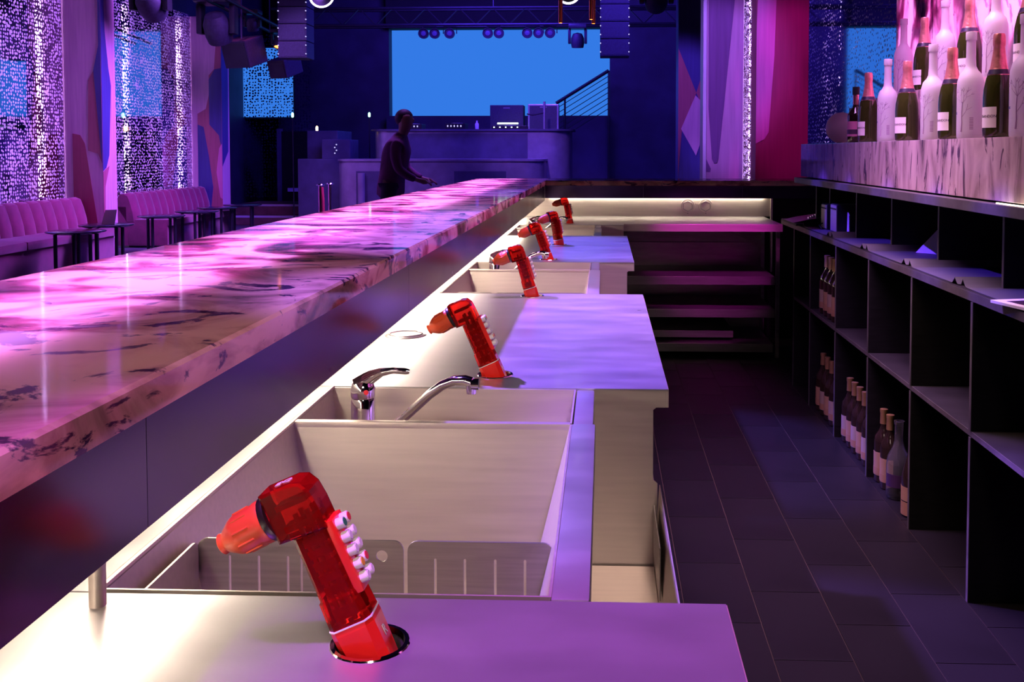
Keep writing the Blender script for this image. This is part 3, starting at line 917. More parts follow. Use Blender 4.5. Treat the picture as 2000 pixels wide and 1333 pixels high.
# ------------------------------------------------------------------ bottles
def bend(r, a0):
    return lambda c: Vector(((r + c.z) * math.cos(a0 + c.x / r), (r + c.z) * math.sin(a0 + c.x / r), c.y))
CA = R_(215)      # labels look down the aisle, towards the bar
def champagne():
    t = thing('champagne_bottle', '', 'bottle')
    MB().lathe([(0.0, 0.0), (0.036, 0.0), (0.0425, 0.004), (0.0440, 0.02), (0.0440, 0.120), (0.0425, 0.145), (0.036, 0.178), (0.026, 0.205), (0.0215, 0.222), (0.0, 0.222)], 24).build('glass', 'champagne_glass', t, True)
    MB().lathe([(0.0268, 0.204), (0.0235, 0.218), (0.0185, 0.250), (0.0165, 0.272), (0.0180, 0.279), (0.0180, 0.290), (0.0172, 0.306), (0.0150, 0.312), (0.0, 0.313)], 20).build('foil', 'foil', t, True)
    b = MB().lathe([(0.0325, 0.190), (0.0275, 0.2045), (0.0270, 0.2045), (0.0318, 0.190)], 20, cap=False).build('neck_band', 'ribbon_black', t, True)
    MB().lathe([(0.0332, 0.187), (0.0330, 0.190), (0.0322, 0.190)], 20, cap=False).build('gold_line', 'rose_gold', b, True)
    lb = arc_patch(0.0441, 0.030, 0.092, CA - 0.75, CA + 0.55).build('label', 'label_paper', t, True)
    obj('lettering', text_mesh('CHANDON', 0.0115, 'print_dark', 0.0002, lambda c: bend(0.0449, CA - 0.1)(Vector((c.x, c.y + 0.064, c.z)))), lb)
    return t
def vodka():
    t = thing('frosted_bottle', '', 'bottle')
    MB().lathe([(0.0, 0.0), (0.0385, 0.0), (0.0405, 0.004), (0.0410, 0.02), (0.0415, 0.165), (0.0405, 0.185), (0.034, 0.208), (0.022, 0.222), (0.0165, 0.234), (0.0150, 0.260), (0.0145, 0.318), (0.0, 0.318)], 24).build('glass', 'frosted_glass', t, True)
    MB().lathe([(0.0165, 0.318), (0.0170, 0.320), (0.0170, 0.342), (0.0160, 0.345), (0.0, 0.345)], 20).build('cap', 'frosted_glass', t, True)
    # bare tree drawn on the glass
    tr = MB()
    rr = 0.0413
    def P(u, z):
        return (rr * math.cos(CA + u / rr), rr * math.sin(CA + u / rr), z)
    tr.tube([P(-0.001, 0.022), P(0.001, 0.05), P(0.0, 0.085), P(0.002, 0.115)], [0.0028, 0.0018, 0.0015, 0.0012], 5)
    rnd = random.Random(3)
    def branch(u, z, a, ln, d):
        u2, z2 = u + math.sin(a) * ln, z + math.cos(a) * ln
        tr.tube([P(u, z), P((u + u2) / 2 + 0.001, (z + z2) / 2), P(u2, z2)], [0.0008, 0.0007, 0.0005], 4)
        if d:
            for s_ in (-1, 1):
                branch(u2, z2, a + s_ * rnd.uniform(0.2, 0.55), ln * rnd.uniform(0.6, 0.8), d - 1)
    for a in (-0.7, -0.25, 0.2, 0.6):
        branch(0.002, 0.113, a, 0.024, 2)
    branch(0.001, 0.070, 0.6, 0.026, 1)
    tr.build('tree_drawing', 'grey_print', t)
    w_ = MB()
    lb = arc_patch(0.0412, 0.092, 0.124, CA - 1.55, CA - 0.85).build('window_print', 'blue_print', t, True)
    obj('lettering', text_mesh('BELVEDERE', 0.0105, 'blue_print', 0.0002, lambda c: bend(0.0416, CA - 1.15)(Vector((c.x, c.y + 0.082, c.z)))), lb)
    bc = MB()
    for k in range(8):
        z = 0.030 + k * 0.005
        q = arc_patch(0.0413, z, z + 0.0026, CA + 0.62, CA + 0.90, seg=3)
        bc.add(q.v, q.f)
    bc.build('bar_code', 'grey_print', t)
    return t
cp, vp = champagne(), vodka()
row1 = [('c', 3.055), ('c', 3.457), ('c', 3.962), ('c', 4.535), ('v', 2.865), ('v', 3.285), ('v', 3.657), ('v', 4.23)]
row2 = [('c', 3.22), ('c', 3.735), ('c', 4.25), ('v', 3.49), ('v', 4.00), ('v', 4.542)]
lab = {('c', 3.055): 'green champagne bottle nearest the camera on the lower stone ledge', ('c', 3.457): 'green champagne bottle second from the camera on the lower stone ledge',
       ('c', 3.962): 'green champagne bottle third from the camera on the lower stone ledge', ('c', 4.535): 'green champagne bottle beside the dark spirit bottle on the lower ledge',
       ('v', 2.865): 'frosted bottle with a bare tree, cut by the right edge of the photo', ('v', 3.285): 'frosted bottle with a bare tree between the two nearest champagne bottles on the lower ledge',
       ('v', 3.657): 'frosted tree bottle between the second and third champagne bottles on the lower ledge', ('v', 4.23): 'frosted bottle with a bare tree farthest along the lower ledge',
       ('c', 3.22): 'champagne bottle nearest the camera on the upper step, its top out of frame', ('c', 3.735): 'champagne bottle in the middle of the upper step', ('c', 4.25): 'champagne bottle farthest along the upper step',
       ('v', 3.49): 'frosted tree bottle nearest the camera on the upper step', ('v', 4.00): 'frosted tree bottle in the middle of the upper step', ('v', 4.542): 'frosted tree bottle farthest along the upper step, before the blue mirror'}
used = set()
for rows, x, z in ((row1, 1.185, 1.391), (row2, 1.340, 1.598)):
    for k, y in rows:
        p = cp if k == 'c' else vp
        o = p if k not in used else copy_tree(p)
        used.add(k)
        o.location = (x, y, z)
        o.rotation_euler = (0, 0, random.uniform(-0.18, 0.18))
        tag(o, lab[(k, y)], 'bottle', 'champagne bottles on the display' if k == 'c' else 'frosted bottles on the display')
# dark spirit bottle, slim clear bottle, carton, glass ball at the far end of the ledge
ds = thing('spirit_bottle', 'dark square-shouldered spirit bottle with a black cap and pink label', 'bottle', (1.185, 4.755, 1.391))
MB().lathe([(0.0, 0.0), (0.036, 0.0), (0.038, 0.004), (0.038, 0.125), (0.034, 0.140), (0.016, 0.165), (0.0135, 0.180), (0.0135, 0.225), (0.0, 0.225)], 20).build('glass', 'wine_glass_dark', ds, True)
MB().lathe([(0.0138, 0.170), (0.0142, 0.226)], 16, cap=False).build('neck_foil', 'rose_gold', ds, True)
MB().lathe([(0.0165, 0.226), (0.0165, 0.262), (0.0, 0.262)], 16).build('cap', 'rubber', ds, True)
arc_patch(0.0382, 0.030, 0.100, CA - 0.9, CA + 0.9).build('label', 'paint_pink', ds, True)
arc_patch(0.0388, 0.040, 0.062, CA - 0.9, CA + 0.9).build('label_band', 'print_dark', ds, True)
cb = thing('clear_bottle', 'slim clear glass bottle behind the dark spirit bottle', 'bottle', (1.23, 4.70, 1.391))
MB().lathe([(0.0, 0.0), (0.030, 0.0), (0.031, 0.15), (0.012, 0.19), (0.012, 0.25), (0.0, 0.25)], 18).build('glass', 'clear_glass', cb, True)
MB().lathe([(0.0135, 0.25), (0.0135, 0.275), (0.0, 0.275)], 14).build('cap', 'white_plastic', cb, True)
cx = thing('gift_carton', 'white carton with blue letters CO behind the far bottles', 'box', (1.26, 5.02, 1.391))
MB().bbox((-0.03, -0.05, 0.0), (0.05, 0.05, 0.175), 0.001).build('carton', 'paper_white', cx)
MB().bbox((-0.031, -0.051, 0.150), (0.051, 0.051, 0.176), 0.001).build('lid', 'paint_blue', cx)
tx = text_mesh('COCO', 0.030, 'blue_print', 0.0004, lambda c: Vector((c.x, -0.0516 - c.z, 0.135 + c.y)))
obj('lettering', tx, cx)
gb = thing('glass_ball', 'pale frosted glass ball lamp at the far end of the ledge', 'lamp', (1.30, 5.52, 1.391))
MB().lathe([(0.0, 0.005)] + [(0.085 * math.sin(a), 0.088 - 0.085 * math.cos(a)) for a in [math.pi * i / 14 for i in range(1, 14)]] + [(0.0, 0.173)], 24).build('globe', 'frosted_glass', gb, True)
MB().lathe([(0.035, 0.0), (0.035, 0.010), (0.0, 0.010)], 18).build('base', 'rose_gold', gb, True)

# wine bottles below
def wine(name, glass, foil, lbl, h=0.30):
    t = thing(name, '', 'bottle')
    k = h / 0.30
    MB().lathe([(0.0, 0.0), (0.034, 0.0), (0.0375, 0.004), (0.0378, 0.165 * k), (0.034, 0.188 * k), (0.020, 0.210 * k), (0.0145, 0.228 * k), (0.0135, 0.295 * k), (0.0, 0.295 * k)], 20).build('glass', glass, t, True)
    MB().lathe([(0.0152, 0.238 * k), (0.0142, 0.280 * k), (0.0158, 0.286 * k), (0.0158, 0.298 * k), (0.0, 0.300 * k)], 16).build('capsule', foil, t, True)
    l = arc_patch(0.0379, 0.030, 0.125 * k, CA - 1.3, CA + 1.3).build('label', lbl, t, True)
    arc_patch(0.0386, 0.034, 0.062, CA - 1.3, CA + 1.3).build('label_band', 'label_brown', l, True)
    return t
wn = [wine('wine_bottle', 'wine_glass_dark', 'gold_foil', 'label_kraft'), wine('wine_bottle', 'wine_glass_dark', 'gold_foil', 'label_dim')]
wused = [False, False]
def put_wine(kind, x, y, z, label):
    o = wn[kind] if not wused[kind] else copy_tree(wn[kind])
    wused[kind] = True
    o.location = (x, y, z)
    o.rotation_euler = (0, 0, random.uniform(-0.4, 0.4))
    tag(o, label, 'bottle', 'wine bottles in the black shelving')
ords = ['first', 'second', 'third', 'fourth', 'fifth', 'sixth']
for n, y in enumerate((3.985, 4.075)):
    put_wine(0, 1.145, y, 0.0, 'kraft-labelled wine bottle on the floor behind the clear carafe, %s of two' % ords[n])
put_wine(0, 1.25, 3.84, 0.0, 'wine bottle standing deep behind the clear carafe on the floor')
for n, y in enumerate((4.185, 4.275, 4.365, 4.455, 4.545, 4.635)):
    put_wine(n % 2, 1.145, y, 0.0, 'wine bottle on the floor past the carafe, %s of six from the camera' % ords[n])
for n, y in enumerate((4.775, 4.865, 4.955, 5.045, 5.135)):
    put_wine((n + 1) % 2, 1.145, y, 0.519, 'wine bottle on the low shelf, %s of five from the camera' % ords[n])
for n, y in enumerate((4.80, 4.90, 5.00, 5.10, 5.20)):
    put_wine(n % 2, 1.145, y, 0.0, 'dim wine bottle on the floor under the low shelf bottles, %s of five' % ords[n])
for n, y in enumerate((4.82, 4.91, 5.0)):
    put_wine(n % 2, 1.235, y, 0.519, 'wine bottle in the rear row of the low shelf, %s of three' % ords[n])
mg = thing('sparkling_bottle', 'squat purple-glinting sparkling bottle with a cream label, nearest on the floor', 'bottle', (1.150, 3.690, 0.0))
MB().lathe([(0.0, 0.0), (0.042, 0.0), (0.0455, 0.005), (0.0455, 0.110), (0.043, 0.150), (0.030, 0.205), (0.018, 0.245), (0.0155, 0.300), (0.0, 0.300)], 22).build('glass', 'wine_glass_dark', mg, True)
MB().lathe([(0.0175, 0.245), (0.0160, 0.290), (0.0180, 0.296), (0.0170, 0.318), (0.0, 0.320)], 18).build('foil', 'metal_black', mg, True)
arc_patch(0.0456, 0.060, 0.112, CA - 1.4, CA + 1.4).build('label', 'label_kraft', mg, True)
arc_patch(0.0456, 0.006, 0.056, CA - 1.4, CA + 1.4).build('label_band', 'label_brown', mg, True)
cf = thing('glass_carafe', 'clear glass carafe standing among the floor bottles', 'carafe', (1.150, 3.880, 0.0))
MB().lathe([(0.0, 0.0), (0.044, 0.0), (0.048, 0.006), (0.048, 0.13), (0.042, 0.165), (0.024, 0.200), (0.018, 0.225), (0.017, 0.285), (0.0205, 0.290), (0.0205, 0.302), (0.0155, 0.302), (0.0150, 0.225), (0.021, 0.198), (0.039, 0.163), (0.045, 0.13), (0.045, 0.012), (0.0, 0.010)], 24).build('glass', 'clear_glass', cf, True)
arc_patch(0.0482, 0.05, 0.10, CA - 0.5, CA + 0.9).build('label', 'print_dark', cf, True)

# ------------------------------------------------------------------ things on the middle shelf
def liner(y0, y1, label):
    prof = []
    n = 40
    for i in range(n + 1):
        u = i / n
        y = y0 + (y1 - y0) * u
        z = 0.9345
        for c, h, s_ in ((0.05, 0.020, 0.028), (0.97, 0.024, 0.022)):
            z += h * math.exp(-((u - c) / s_) ** 2)
        prof.append((y, z))
    poly = prof + [(y, z + 0.0022) for y, z in reversed(prof)]
    mb = MB()
    m = len(prof)
    vs = []
    for x in (1.100, 1.47):
        vs += [(x, y, z) for y, z in prof] + [(x, y, z + 0.0022) for y, z in prof]
    fs = []
    for i in range(m - 1):
        fs += [(i, i + 1, 2 * m + i + 1, 2 * m + i), (m + i, 3 * m + i, 3 * m + i + 1, m + i + 1), (i, m + i, m + i + 1, i + 1), (2 * m + i, 2 * m + i + 1, 3 * m + i + 1, 3 * m + i)]
    mb.add(vs, fs)
    o = mb.build('shelf_liner', 'liner', None, True)
    tag(o, label, 'liner', 'shelf liners')
liner(2.57, 3.10, 'curled black shelf liner under the magazine')
liner(3.13, 3.63, 'curled black shelf liner second from the camera')
liner(3.66, 4.22, 'curled black shelf liner under the folded white paper')
liner(4.25, 4.86, 'curled black shelf liner third along, in blue light')
liner(4.89, 5.55, 'curled black shelf liner under the grey devices')
def device(name, x0, x1, y0, y1, h, label, cat):
    t = thing(name, label, cat, ((x0 + x1) / 2, (y0 + y1) / 2, 0.9370))
    hx, hy = (x1 - x0) / 2, (y1 - y0) / 2
    MB().bbox((-hx, -hy, 0.0), (hx, hy, h), 0.006).build('case', 'rubber', t, True)
    MB().bbox((-hx - 0.004, -hy + 0.004, 0.006), (-hx, hy - 0.004, h - 0.006), 0.002).build('front_cover', 'grey_device', t, True)
    MB().bbox((-hx - 0.006, -hy + 0.01, h * 0.80), (-hx - 0.004, hy - 0.01, h * 0.86), 0.0005).build('slot', 'rubber', t)
    return t
d1 = device('receipt_printer', 1.175, 1.29, 5.28, 5.42, 0.135, 'grey-fronted receipt printer on the middle shelf', 'printer')
MB().tube([(-0.062, 0.02, 0.03), (-0.085, 0.0, 0.02), (-0.08, -0.04, 0.003)], 0.003, 6).build('cable', 'rubber', d1, True)
device('card_box', 1.175, 1.31, 5.06, 5.20, 0.145, 'taller grey box beside the receipt printer', 'box')
pp = MB().prism([(5.00, 0.9365), (5.045, 0.9365), (5.035, 1.045), (5.005, 1.03)], 1.220, 1.224, 'YZ').build('paper_slip', 'paper_white')
tag(pp, 'pale slip of paper leaning beside the grey boxes', 'paper')
tr = thing('keyboard_tray', 'dark flat tray with small cups at the far end of the shelf', 'tray', (1.17, 5.83, 0.934))
MB().bbox((-0.10, -0.24, 0.0), (0.12, 0.22, 0.012), 0.003).build('tray_base', 'rubber', tr)
MB().prism([(-0.10, 0.012), (0.12, 0.012), (0.12, 0.05), (-0.02, 0.030)], -0.16, 0.14).build('keypad', 'metal_black', tr)
for k in range(6):
    MB().lathe([(0.009, 0.0), (0.009, 0.012), (0.0, 0.014)], 10, (0.00 + 0.02 * k, -0.10 + 0.035 * k, 0.030 + k * 0.003)).build('knob', 'chrome', tr, True)
MB().lathe([(0.006, 0.0), (0.006, 0.008), (0.0, 0.008)], 10, (0.115, -0.15, 0.048)).build('status_light', 'led_blue_small', tr, True)
fp = MB()
fp.add([(1.27, 4.10, 0.9375), (1.36, 4.02, 0.9375), (1.36, 4.10, 1.035), (1.30, 4.14, 0.9375), (1.365, 4.08, 0.9375)], [(0, 1, 2), (3, 2, 4), (0, 2, 3), (1, 4, 2)])
tag(fp.build('folded_paper', 'paper_white'), 'folded white paper standing in a tent on the middle shelf', 'paper')
mgz = thing('magazine', 'white magazine with a rust-brown cover picture at the right edge of the shelf', 'magazine', (1.15, 2.66, 0.9370), (0, 0, R_(14)))
MB().bbox((-0.07, -0.11, 0.0), (0.14, 0.11, 0.008), 0.001).build('pages', 'paper_white', mgz)
MB().box((-0.045, -0.075, 0.008), (0.13, 0.075, 0.0086)).build('cover_picture', 'print_dark', mgz)
MB().prism([(-0.030, -0.06), (0.12, -0.03), (0.12, 0.065), (0.02, 0.05)], 0.0086, 0.0091, 'XY').build('cover_figure', 'print_rust', mgz)

# ================================================================== lounge on the left
XW = -6.9
def light_wall(y0, y1, z1, leds, label):
    t = thing('perforated_mirror_panel', label, 'wall panel', (0, 0, 0))
    MB().box((XW, y0, 0.05), (XW + 0.003, y1, z1)).build('perforated_sheet', 'perforated_mirror', t)
    MB().box((XW - 0.40, y0, 0.05), (XW - 0.39, y1, z1)).build('rear_board', 'lightbox_white', t)
    for y in leds:
        MB().box((XW - 0.05, y - 0.012, 0.3), (XW - 0.035, y + 0.012, z1 - 0.15)).build('led_strip', 'led_violet', t)
    MB().bbox((XW - 0.02, y0 - 0.02, 0.03), (XW + 0.01, y0, z1), 0.003).build('edge_trim', 'paint_white', t)
light_wall(8.2, 12.47, 4.4, (9.4, 11.98), 'dotted mirror wall with one violet light strip at the left edge of the photo')
light_wall(12.90, 16.42, 3.62, (14.18, 16.0), 'dotted mirror wall with two violet light strips above the second sofa')

def shape(parent, poly, d0, d1, plane, mat, name='painted_shape'):
    return MB().prism(poly, d0, d1, plane).build(name, mat, parent)
# columns with painted shapes
c1 = thing('painted_column', 'mauve column painted with maroon and blue shapes behind the round tables', 'column', (0, 0, 0))
MB().box((-7.40, 12.50, 0), (-6.41, 12.86, 4.99)).build('shaft', 'paint_mauve', c1)
yf, xf = 12.50, -6.41      # near face, aisle face
shape(c1, [(-6.80, 0.0), (-6.43, 0.0), (-6.56, 0.9), (-6.64, 1.45), (-6.70, 1.56), (-6.80, 1.58)], yf - 0.004, yf - 0.0005, 'XZ', 'paint_maroon')
shape(c1, [(-6.60, 1.36), (-6.58, 2.26), (-6.50, 2.40), (-6.411, 2.52), (-6.411, 1.18), (-6.47, 1.32)], yf - 0.004, yf - 0.0005, 'XZ', 'paint_rust')
shape(c1, [(-6.51, 2.38), (-6.45, 1.6), (-6.411, 1.12), (-6.411, 3.4), (-6.44, 3.4), (-6.44, 2.7)], yf - 0.007, yf - 0.0045, 'XZ', 'paint_blue')
shape(c1, [(12.50, 1.10), (12.58, 1.14), (12.66, 1.30), (12.74, 2.20), (12.68, 2.42), (12.60, 2.9), (12.58, 3.4), (12.50, 3.4)], xf + 0.0005, xf + 0.004, 'YZ', 'paint_blue')
shape(c1, [(12.50, 0.2), (12.53, 0.2), (12.55, 0.9), (12.66, 1.16), (12.60, 1.14), (12.50, 1.09)], xf + 0.0005, xf + 0.004, 'YZ', 'paint_rust')
c2 = thing('painted_column', 'mauve column painted with blue and rust shapes at the end of the second sofa', 'column', (0, 0, 0))
MB().box((-7.40, 16.44, 0), (-6.39, 16.78, 3.60)).build('shaft', 'paint_mauve', c2)
yf, xf = 16.44, -6.39
shape(c2, [(-6.80, 1.3), (-6.80, 1.98), (-6.66, 2.06), (-6.60, 2.3), (-6.60, 2.62), (-6.51, 2.72), (-6.47, 3.2), (-6.42, 3.36), (-6.392, 3.36), (-6.392, 0.4), (-6.60, 0.4)], yf - 0.004, yf - 0.0005, 'XZ', 'paint_rust')
shape(c2, [(-6.60, 1.80), (-6.60, 2.55), (-6.50, 2.72), (-6.392, 2.74), (-6.392, 1.35), (-6.44, 1.62)], yf - 0.007, yf - 0.0045, 'XZ', 'paint_blue')
shape(c2, [(-6.80, 0.2), (-6.80, 1.80), (-6.70, 1.76), (-6.62, 1.30), (-6.55, 0.75), (-6.60, 0.3)], yf - 0.007, yf - 0.0045, 'XZ', 'paint_blue')
shape(c2, [(-6.49, 1.0), (-6.44, 1.40), (-6.392, 1.48), (-6.392, 0.55), (-6.43, 0.58)], yf - 0.010, yf - 0.0075, 'XZ', 'paint_pink')
shape(c2, [(16.44, 1.1), (16.70, 1.35), (16.74, 3.2), (16.62, 3.40), (16.44, 3.3)], xf + 0.0005, xf + 0.004, 'YZ', 'paint_blue')

# banquette sofas
def sofa(y0, y1, n, label):
    t = thing('banquette_sofa', label, 'sofa', (0, 0, 0))
    MB().bbox((-6.72, y0, 0.02), (-6.12, y1 - 0.25, 0.375), 0.04).build('seat', 'velvet', t, True)
    MB().bbox((-6.88, y0, 0.02), (-6.68, y1, 0.60), 0.03).build('back_frame', 'velvet', t, True)
    w = (y1 - y0) / n
    # one upholstered channel: bulging profile swept up the reclined back
    mb = MB()
    secs = []
    m = 9
    for (x, z, k) in ((-6.60, 0.36, 0.9), (-6.62, 0.50, 1.0), (-6.66, 0.65, 1.0), (-6.69, 0.72, 0.9), (-6.74, 0.75, 0.7), (-6.80, 0.745, 0.5)):
        row = []
        for i in range(m):
            u = i / (m - 1)
            b = math.sin(math.pi * u) ** 0.6 * 0.055 * k
            row.append((x + b, u * w, z + (b * 0.6 if z > 0.7 else 0)))
        secs.append(row)
    vs = [p for r in secs for p in r] + [(-6.86, i / (m - 1) * w, 0.60) for i in range(m)] + [(-6.70, i / (m - 1) * w, 0.36) for i in range(m)]
    L_ = len(secs) + 2
    fs = []
    for r in range(L_):
        r2 = (r + 1) % L_
        for i in range(m - 1):
            fs.append((r * m + i, r * m + i + 1, r2 * m + i + 1, r2 * m + i))
    fs.append(tuple(r * m for r in range(L_)))
    fs.append(tuple(r * m + m - 1 for r in reversed(range(L_))))
    mb.add(vs, fs)
    me = mb.mesh('back_channel', 'velvet', True)
    for k in range(n):
        obj('back_channel', me, t, (0, y0 + k * w, 0))
    for k in range(max(1, int((y1 - y0) / 0.9))):
        nn = max(1, int((y1 - y0) / 0.9))
        ww = (y1 - 0.25 - y0) / nn
        MB().bbox((-6.62, y0 + k * ww + 0.004, 0.30), (-6.08, y0 + (k + 1) * ww - 0.004, 0.395), 0.03).build('seat_cushion', 'velvet', t, True)
    MB().box((-6.7, y0 + 0.05, 0.0), (-6.2, y1 - 0.3, 0.03)).build('plinth', 'rubber', t)
sofa(8.3, 12.44, 18, 'long crimson velvet banquette with channelled back at the left edge')
sofa(13.70, 16.38, 12, 'crimson velvet banquette with channelled back between the two painted columns')

def round_table():
    t = thing('round_table', '', 'table')
    MB().lathe([(0.0, 0.470), (0.24, 0.470), (0.285, 0.482), (0.30, 0.488), (0.30, 0.496), (0.294, 0.500), (0.0, 0.500)], 40).build('table_top', 'table_black', t, True)
    for k in range(4):
        a = R_(35 + 90 * k)
        MB().cyl((0.20 * math.cos(a), 0.20 * math.sin(a), 0.012), 0.020, 0.46, 12).build('leg', 'metal_black', t, True)
    MB().lathe([(0.0, 0.0), (0.235, 0.0), (0.24, 0.006), (0.235, 0.014), (0.0, 0.014)], 32).build('base_plate', 'metal_black', t, True)
    return t
rt = round_table()
tl_ = ['nearest low black round table before the first sofa', 'black round table carrying the menu card', 'third black round table, before the near end of the second sofa',
       'fourth black round table along the lounge', 'fifth black round table along the lounge', 'farthest black round table, nearest the steps']
for i, (x, y) in enumerate([(-5.66, 10.43), (-5.80, 11.36), (-5.88, 12.98), (-5.82, 14.0), (-5.89, 14.93), (-5.80, 15.74)]):
    o = rt if i == 0 else copy_tree(rt)
    o.location = (x, y, 0)
    o.rotation_euler = (0, 0, i * 0.4)
    tag(o, tl_[i], 'table', 'round tables in the lounge')
mc = MB()
mc.add([(-0.10, 0, 0), (0.06, 0, 0), (0.08, 0.02, 0.17), (-0.06, 0.02, 0.165), (-0.10, 0.003, 0), (0.06, 0.003, 0), (0.08, 0.023, 0.17), (-0.06, 0.023, 0.165)],
       [(0, 1, 2, 3), (7, 6, 5, 4), (0, 4, 5, 1), (1, 5, 6, 2), (2, 6, 7, 3), (3, 7, 4, 0)])
mo = mc.build('menu_card', 'paper_white')
mo.location = (-5.78, 11.40, 0.5)
tag(mo, 'white menu card standing on the second round table', 'menu card')

# ================================================================== stage, booth, steps
stp = thing('stage_steps', 'dark wooden steps with pale nosings left of the stage', 'steps', (0, 0, 0))
for k, (z0, z1) in enumerate(((0, 0.17), (0.17, 0.36))):
    s = MB().box((-6.9, 18.0 + k * 0.35, 0), (-5.45, 19.6, z1)).build('tread', 'step_wood', stp)
    MB().box((-6.9, 17.992 + k * 0.35, z1 - 0.035), (-5.45, 18.0 + k * 0.35, z1 + 0.002)).build('nosing', 'step_nose', s)
sw = thing('stair_enclosure', 'dark boxed doorway above the steps with a pale handrail plate', 'enclosure', (0, 0, 0))
MB().box((-6.45, 19.6, 0.36), (-5.40, 19.7, 1.75)).build('back_panel', 'black_wood', sw)
MB().box((-6.30, 19.58, 0.55), (-5.85, 19.6, 0.62)).build('kick_plate', 'step_nose', sw)
MB().box((-6.48, 19.5, 0.36), (-6.42, 19.7, 1.80)).build('jamb', 'booth_dark', sw)
bx = thing('stage_block', 'stepped dark blue stage blocks left of the booth', 'stage block', (0, 0, 0))
MB().bbox((-5.35, 17.2, 0), (-4.62, 18.6, 1.22), 0.01).build('lower_block', 'booth_dark', bx)
MB().bbox((-5.30, 17.6, 1.22), (-4.75, 18.6, 1.72), 0.01).build('upper_block', 'booth_dark', bx)
MB().bbox((-4.95, 17.3, 1.22), (-4.45, 17.9, 1.56), 0.01).build('amplifier_case', 'booth_dark', bx)
for k in range(4):
    MB().lathe([(0.012, 0), (0.012, -0.01), (0.0, -0.01)], 8, (-4.72 + 0.03 * (k % 2), 17.3, 1.32 + 0.05 * k), 'Y').build('indicator', 'dot_white', bx)

def rounded_block(x0, x1, y0, y1, z0, z1, r, mat, name, parent):
    pts = [(x1, y1), (x0, y1)]
    for i in range(9):
        a = R_(180 + 90 * i / 8)
        pts.append((x0 + r + r * math.cos(a), y0 + r + r * math.sin(a)))
    for i in range(9):
        a = R_(270 + 90 * i / 8)
        pts.append((x1 - r + r * math.cos(a), y0 + r + r * math.sin(a)))
    return MB().prism(pts, z0, z1, 'XY').build(name, mat, parent, True)
dj = thing('dj_booth', 'two-tier steel booth with rounded corners below the blue screen', 'booth', (0, 0, 0))
rounded_block(-4.38, -0.98, 16.0, 17.1, 0.0, 1.19, 0.35, 'booth_steel', 'lower_tier', dj)
rounded_block(-4.40, -0.96, 15.98, 17.1, 1.19, 1.225, 0.36, 'booth_steel', 'ledge', dj)
rounded_block(-3.98, -0.58, 16.9, 18.1, 0.0, 1.70, 0.35, 'booth_steel', 'upper_tier', dj)
rounded_block(-4.05, -0.52, 16.86, 18.15, 1.70, 1.73, 0.38, 'booth_dark', 'desk_top', dj)
for x0, x1 in ((-4.02, -3.45), (-2.42, -1.58)):
    MB().box((x0, 15.995, 0.05), (x1, 16.02, 1.03)).build('recess_panel', 'booth_dark', dj)
MB().box((-3.40, 16.895, 1.23), (-1.30, 16.9, 1.66)).build('front_screen', 'booth_dark', dj)
MB().lathe([(0.06, 0.2), (0.06, 1.0)], 14, (-3.92, 15.93, 0)).build('bollard', 'booth_steel', dj, True)
# gear on the desk
def gear(name, x, y, wx, wy, h, label, glow=None):
    t = thing(name, label, 'dj equipment', (x, y, 1.7305))
    MB().bbox((-wx / 2, -wy / 2, 0), (wx / 2, wy / 2, h), 0.006).build('case', 'metal_black', t)
    MB().lathe([(0.10, h), (0.10, h + 0.012), (0.0, h + 0.014)], 20).build('jog_wheel', 'booth_steel', t, True)
    for k in range(5):
        MB().box((-wx / 2 + 0.03 + k * wx / 6, -wy / 2 - 0.003, h * 0.4), (-wx / 2 + 0.05 + k * wx / 6, -wy / 2 + 0.002, h * 0.7)).build('button', glow or 'dot_white', t)
    return t
gear('media_player', -3.30, 17.2, 0.34, 0.40, 0.09, 'black media player at the left end of the booth desk')
gear('mixer', -2.55, 17.2, 0.34, 0.40, 0.10, 'black mixer in the middle of the booth desk')
gear('lighting_console', -1.62, 17.15, 0.60, 0.35, 0.06, 'lighting console with a white-green glow on the booth desk', 'gear_white')
lb_ = thing('console_lamp', 'bright white-green strip lamp over the lighting console', 'lamp', (-1.66, 17.12, 1.80))
MB().box((-0.18, 0, 0.02), (0.18, 0.02, 0.045)).build('tube', 'gear_white', lb_)
MB().box((-0.20, 0.0, 0.045), (0.20, 0.03, 0.06)).build('hood', 'metal_black', lb_)
MB().tube([(-0.18, 0.015, 0.05), (-0.18, 0.015, -0.069)], 0.008, 6).build('stand', 'metal_black', lb_)
wb = thing('water_bottle', 'small pale bottle standing on the booth desk', 'bottle', (-2.19, 17.1, 1.7305))
MB().lathe([(0.0, 0.0), (0.032, 0.0), (0.033, 0.09), (0.014, 0.12), (0.0, 0.12)], 14).build('body', 'frosted_glass', wb, True)
MB().lathe([(0.014, 0.12), (0.014, 0.15), (0.0, 0.15)], 10).build('cap', 'paint_white', wb, True)
def monitor(x0, x1, y, z0, z1, mat, label):
    t = thing('monitor_speaker', label, 'speaker', ((x0 + x1) / 2, y, 1.7305))
    h = (x1 - x0) / 2
    MB().bbox((-h, 0, 0.0), (h, 0.4, z1 - 1.73), 0.01).build('cabinet', mat, t)
    MB().box((-h + 0.03, -0.006, 0.02), (h - 0.03, 0.0, z1 - 1.73 - 0.03)).build('grille', 'speaker_black', t)
    MB().box((-0.06, -0.009, z1 - 1.73 - 0.06), (0.06, -0.006, z1 - 1.73 - 0.045)).build('badge', 'booth_steel', t)
monitor(-2.02, -1.43, 17.6, 1.73, 2.17, 'speaker_black', 'black monitor speaker on the booth, left of the pair')
monitor(-1.34, -0.80, 17.5, 1.73, 2.18, 'booth_steel', 'violet-lit monitor speaker on the booth, right of the pair')
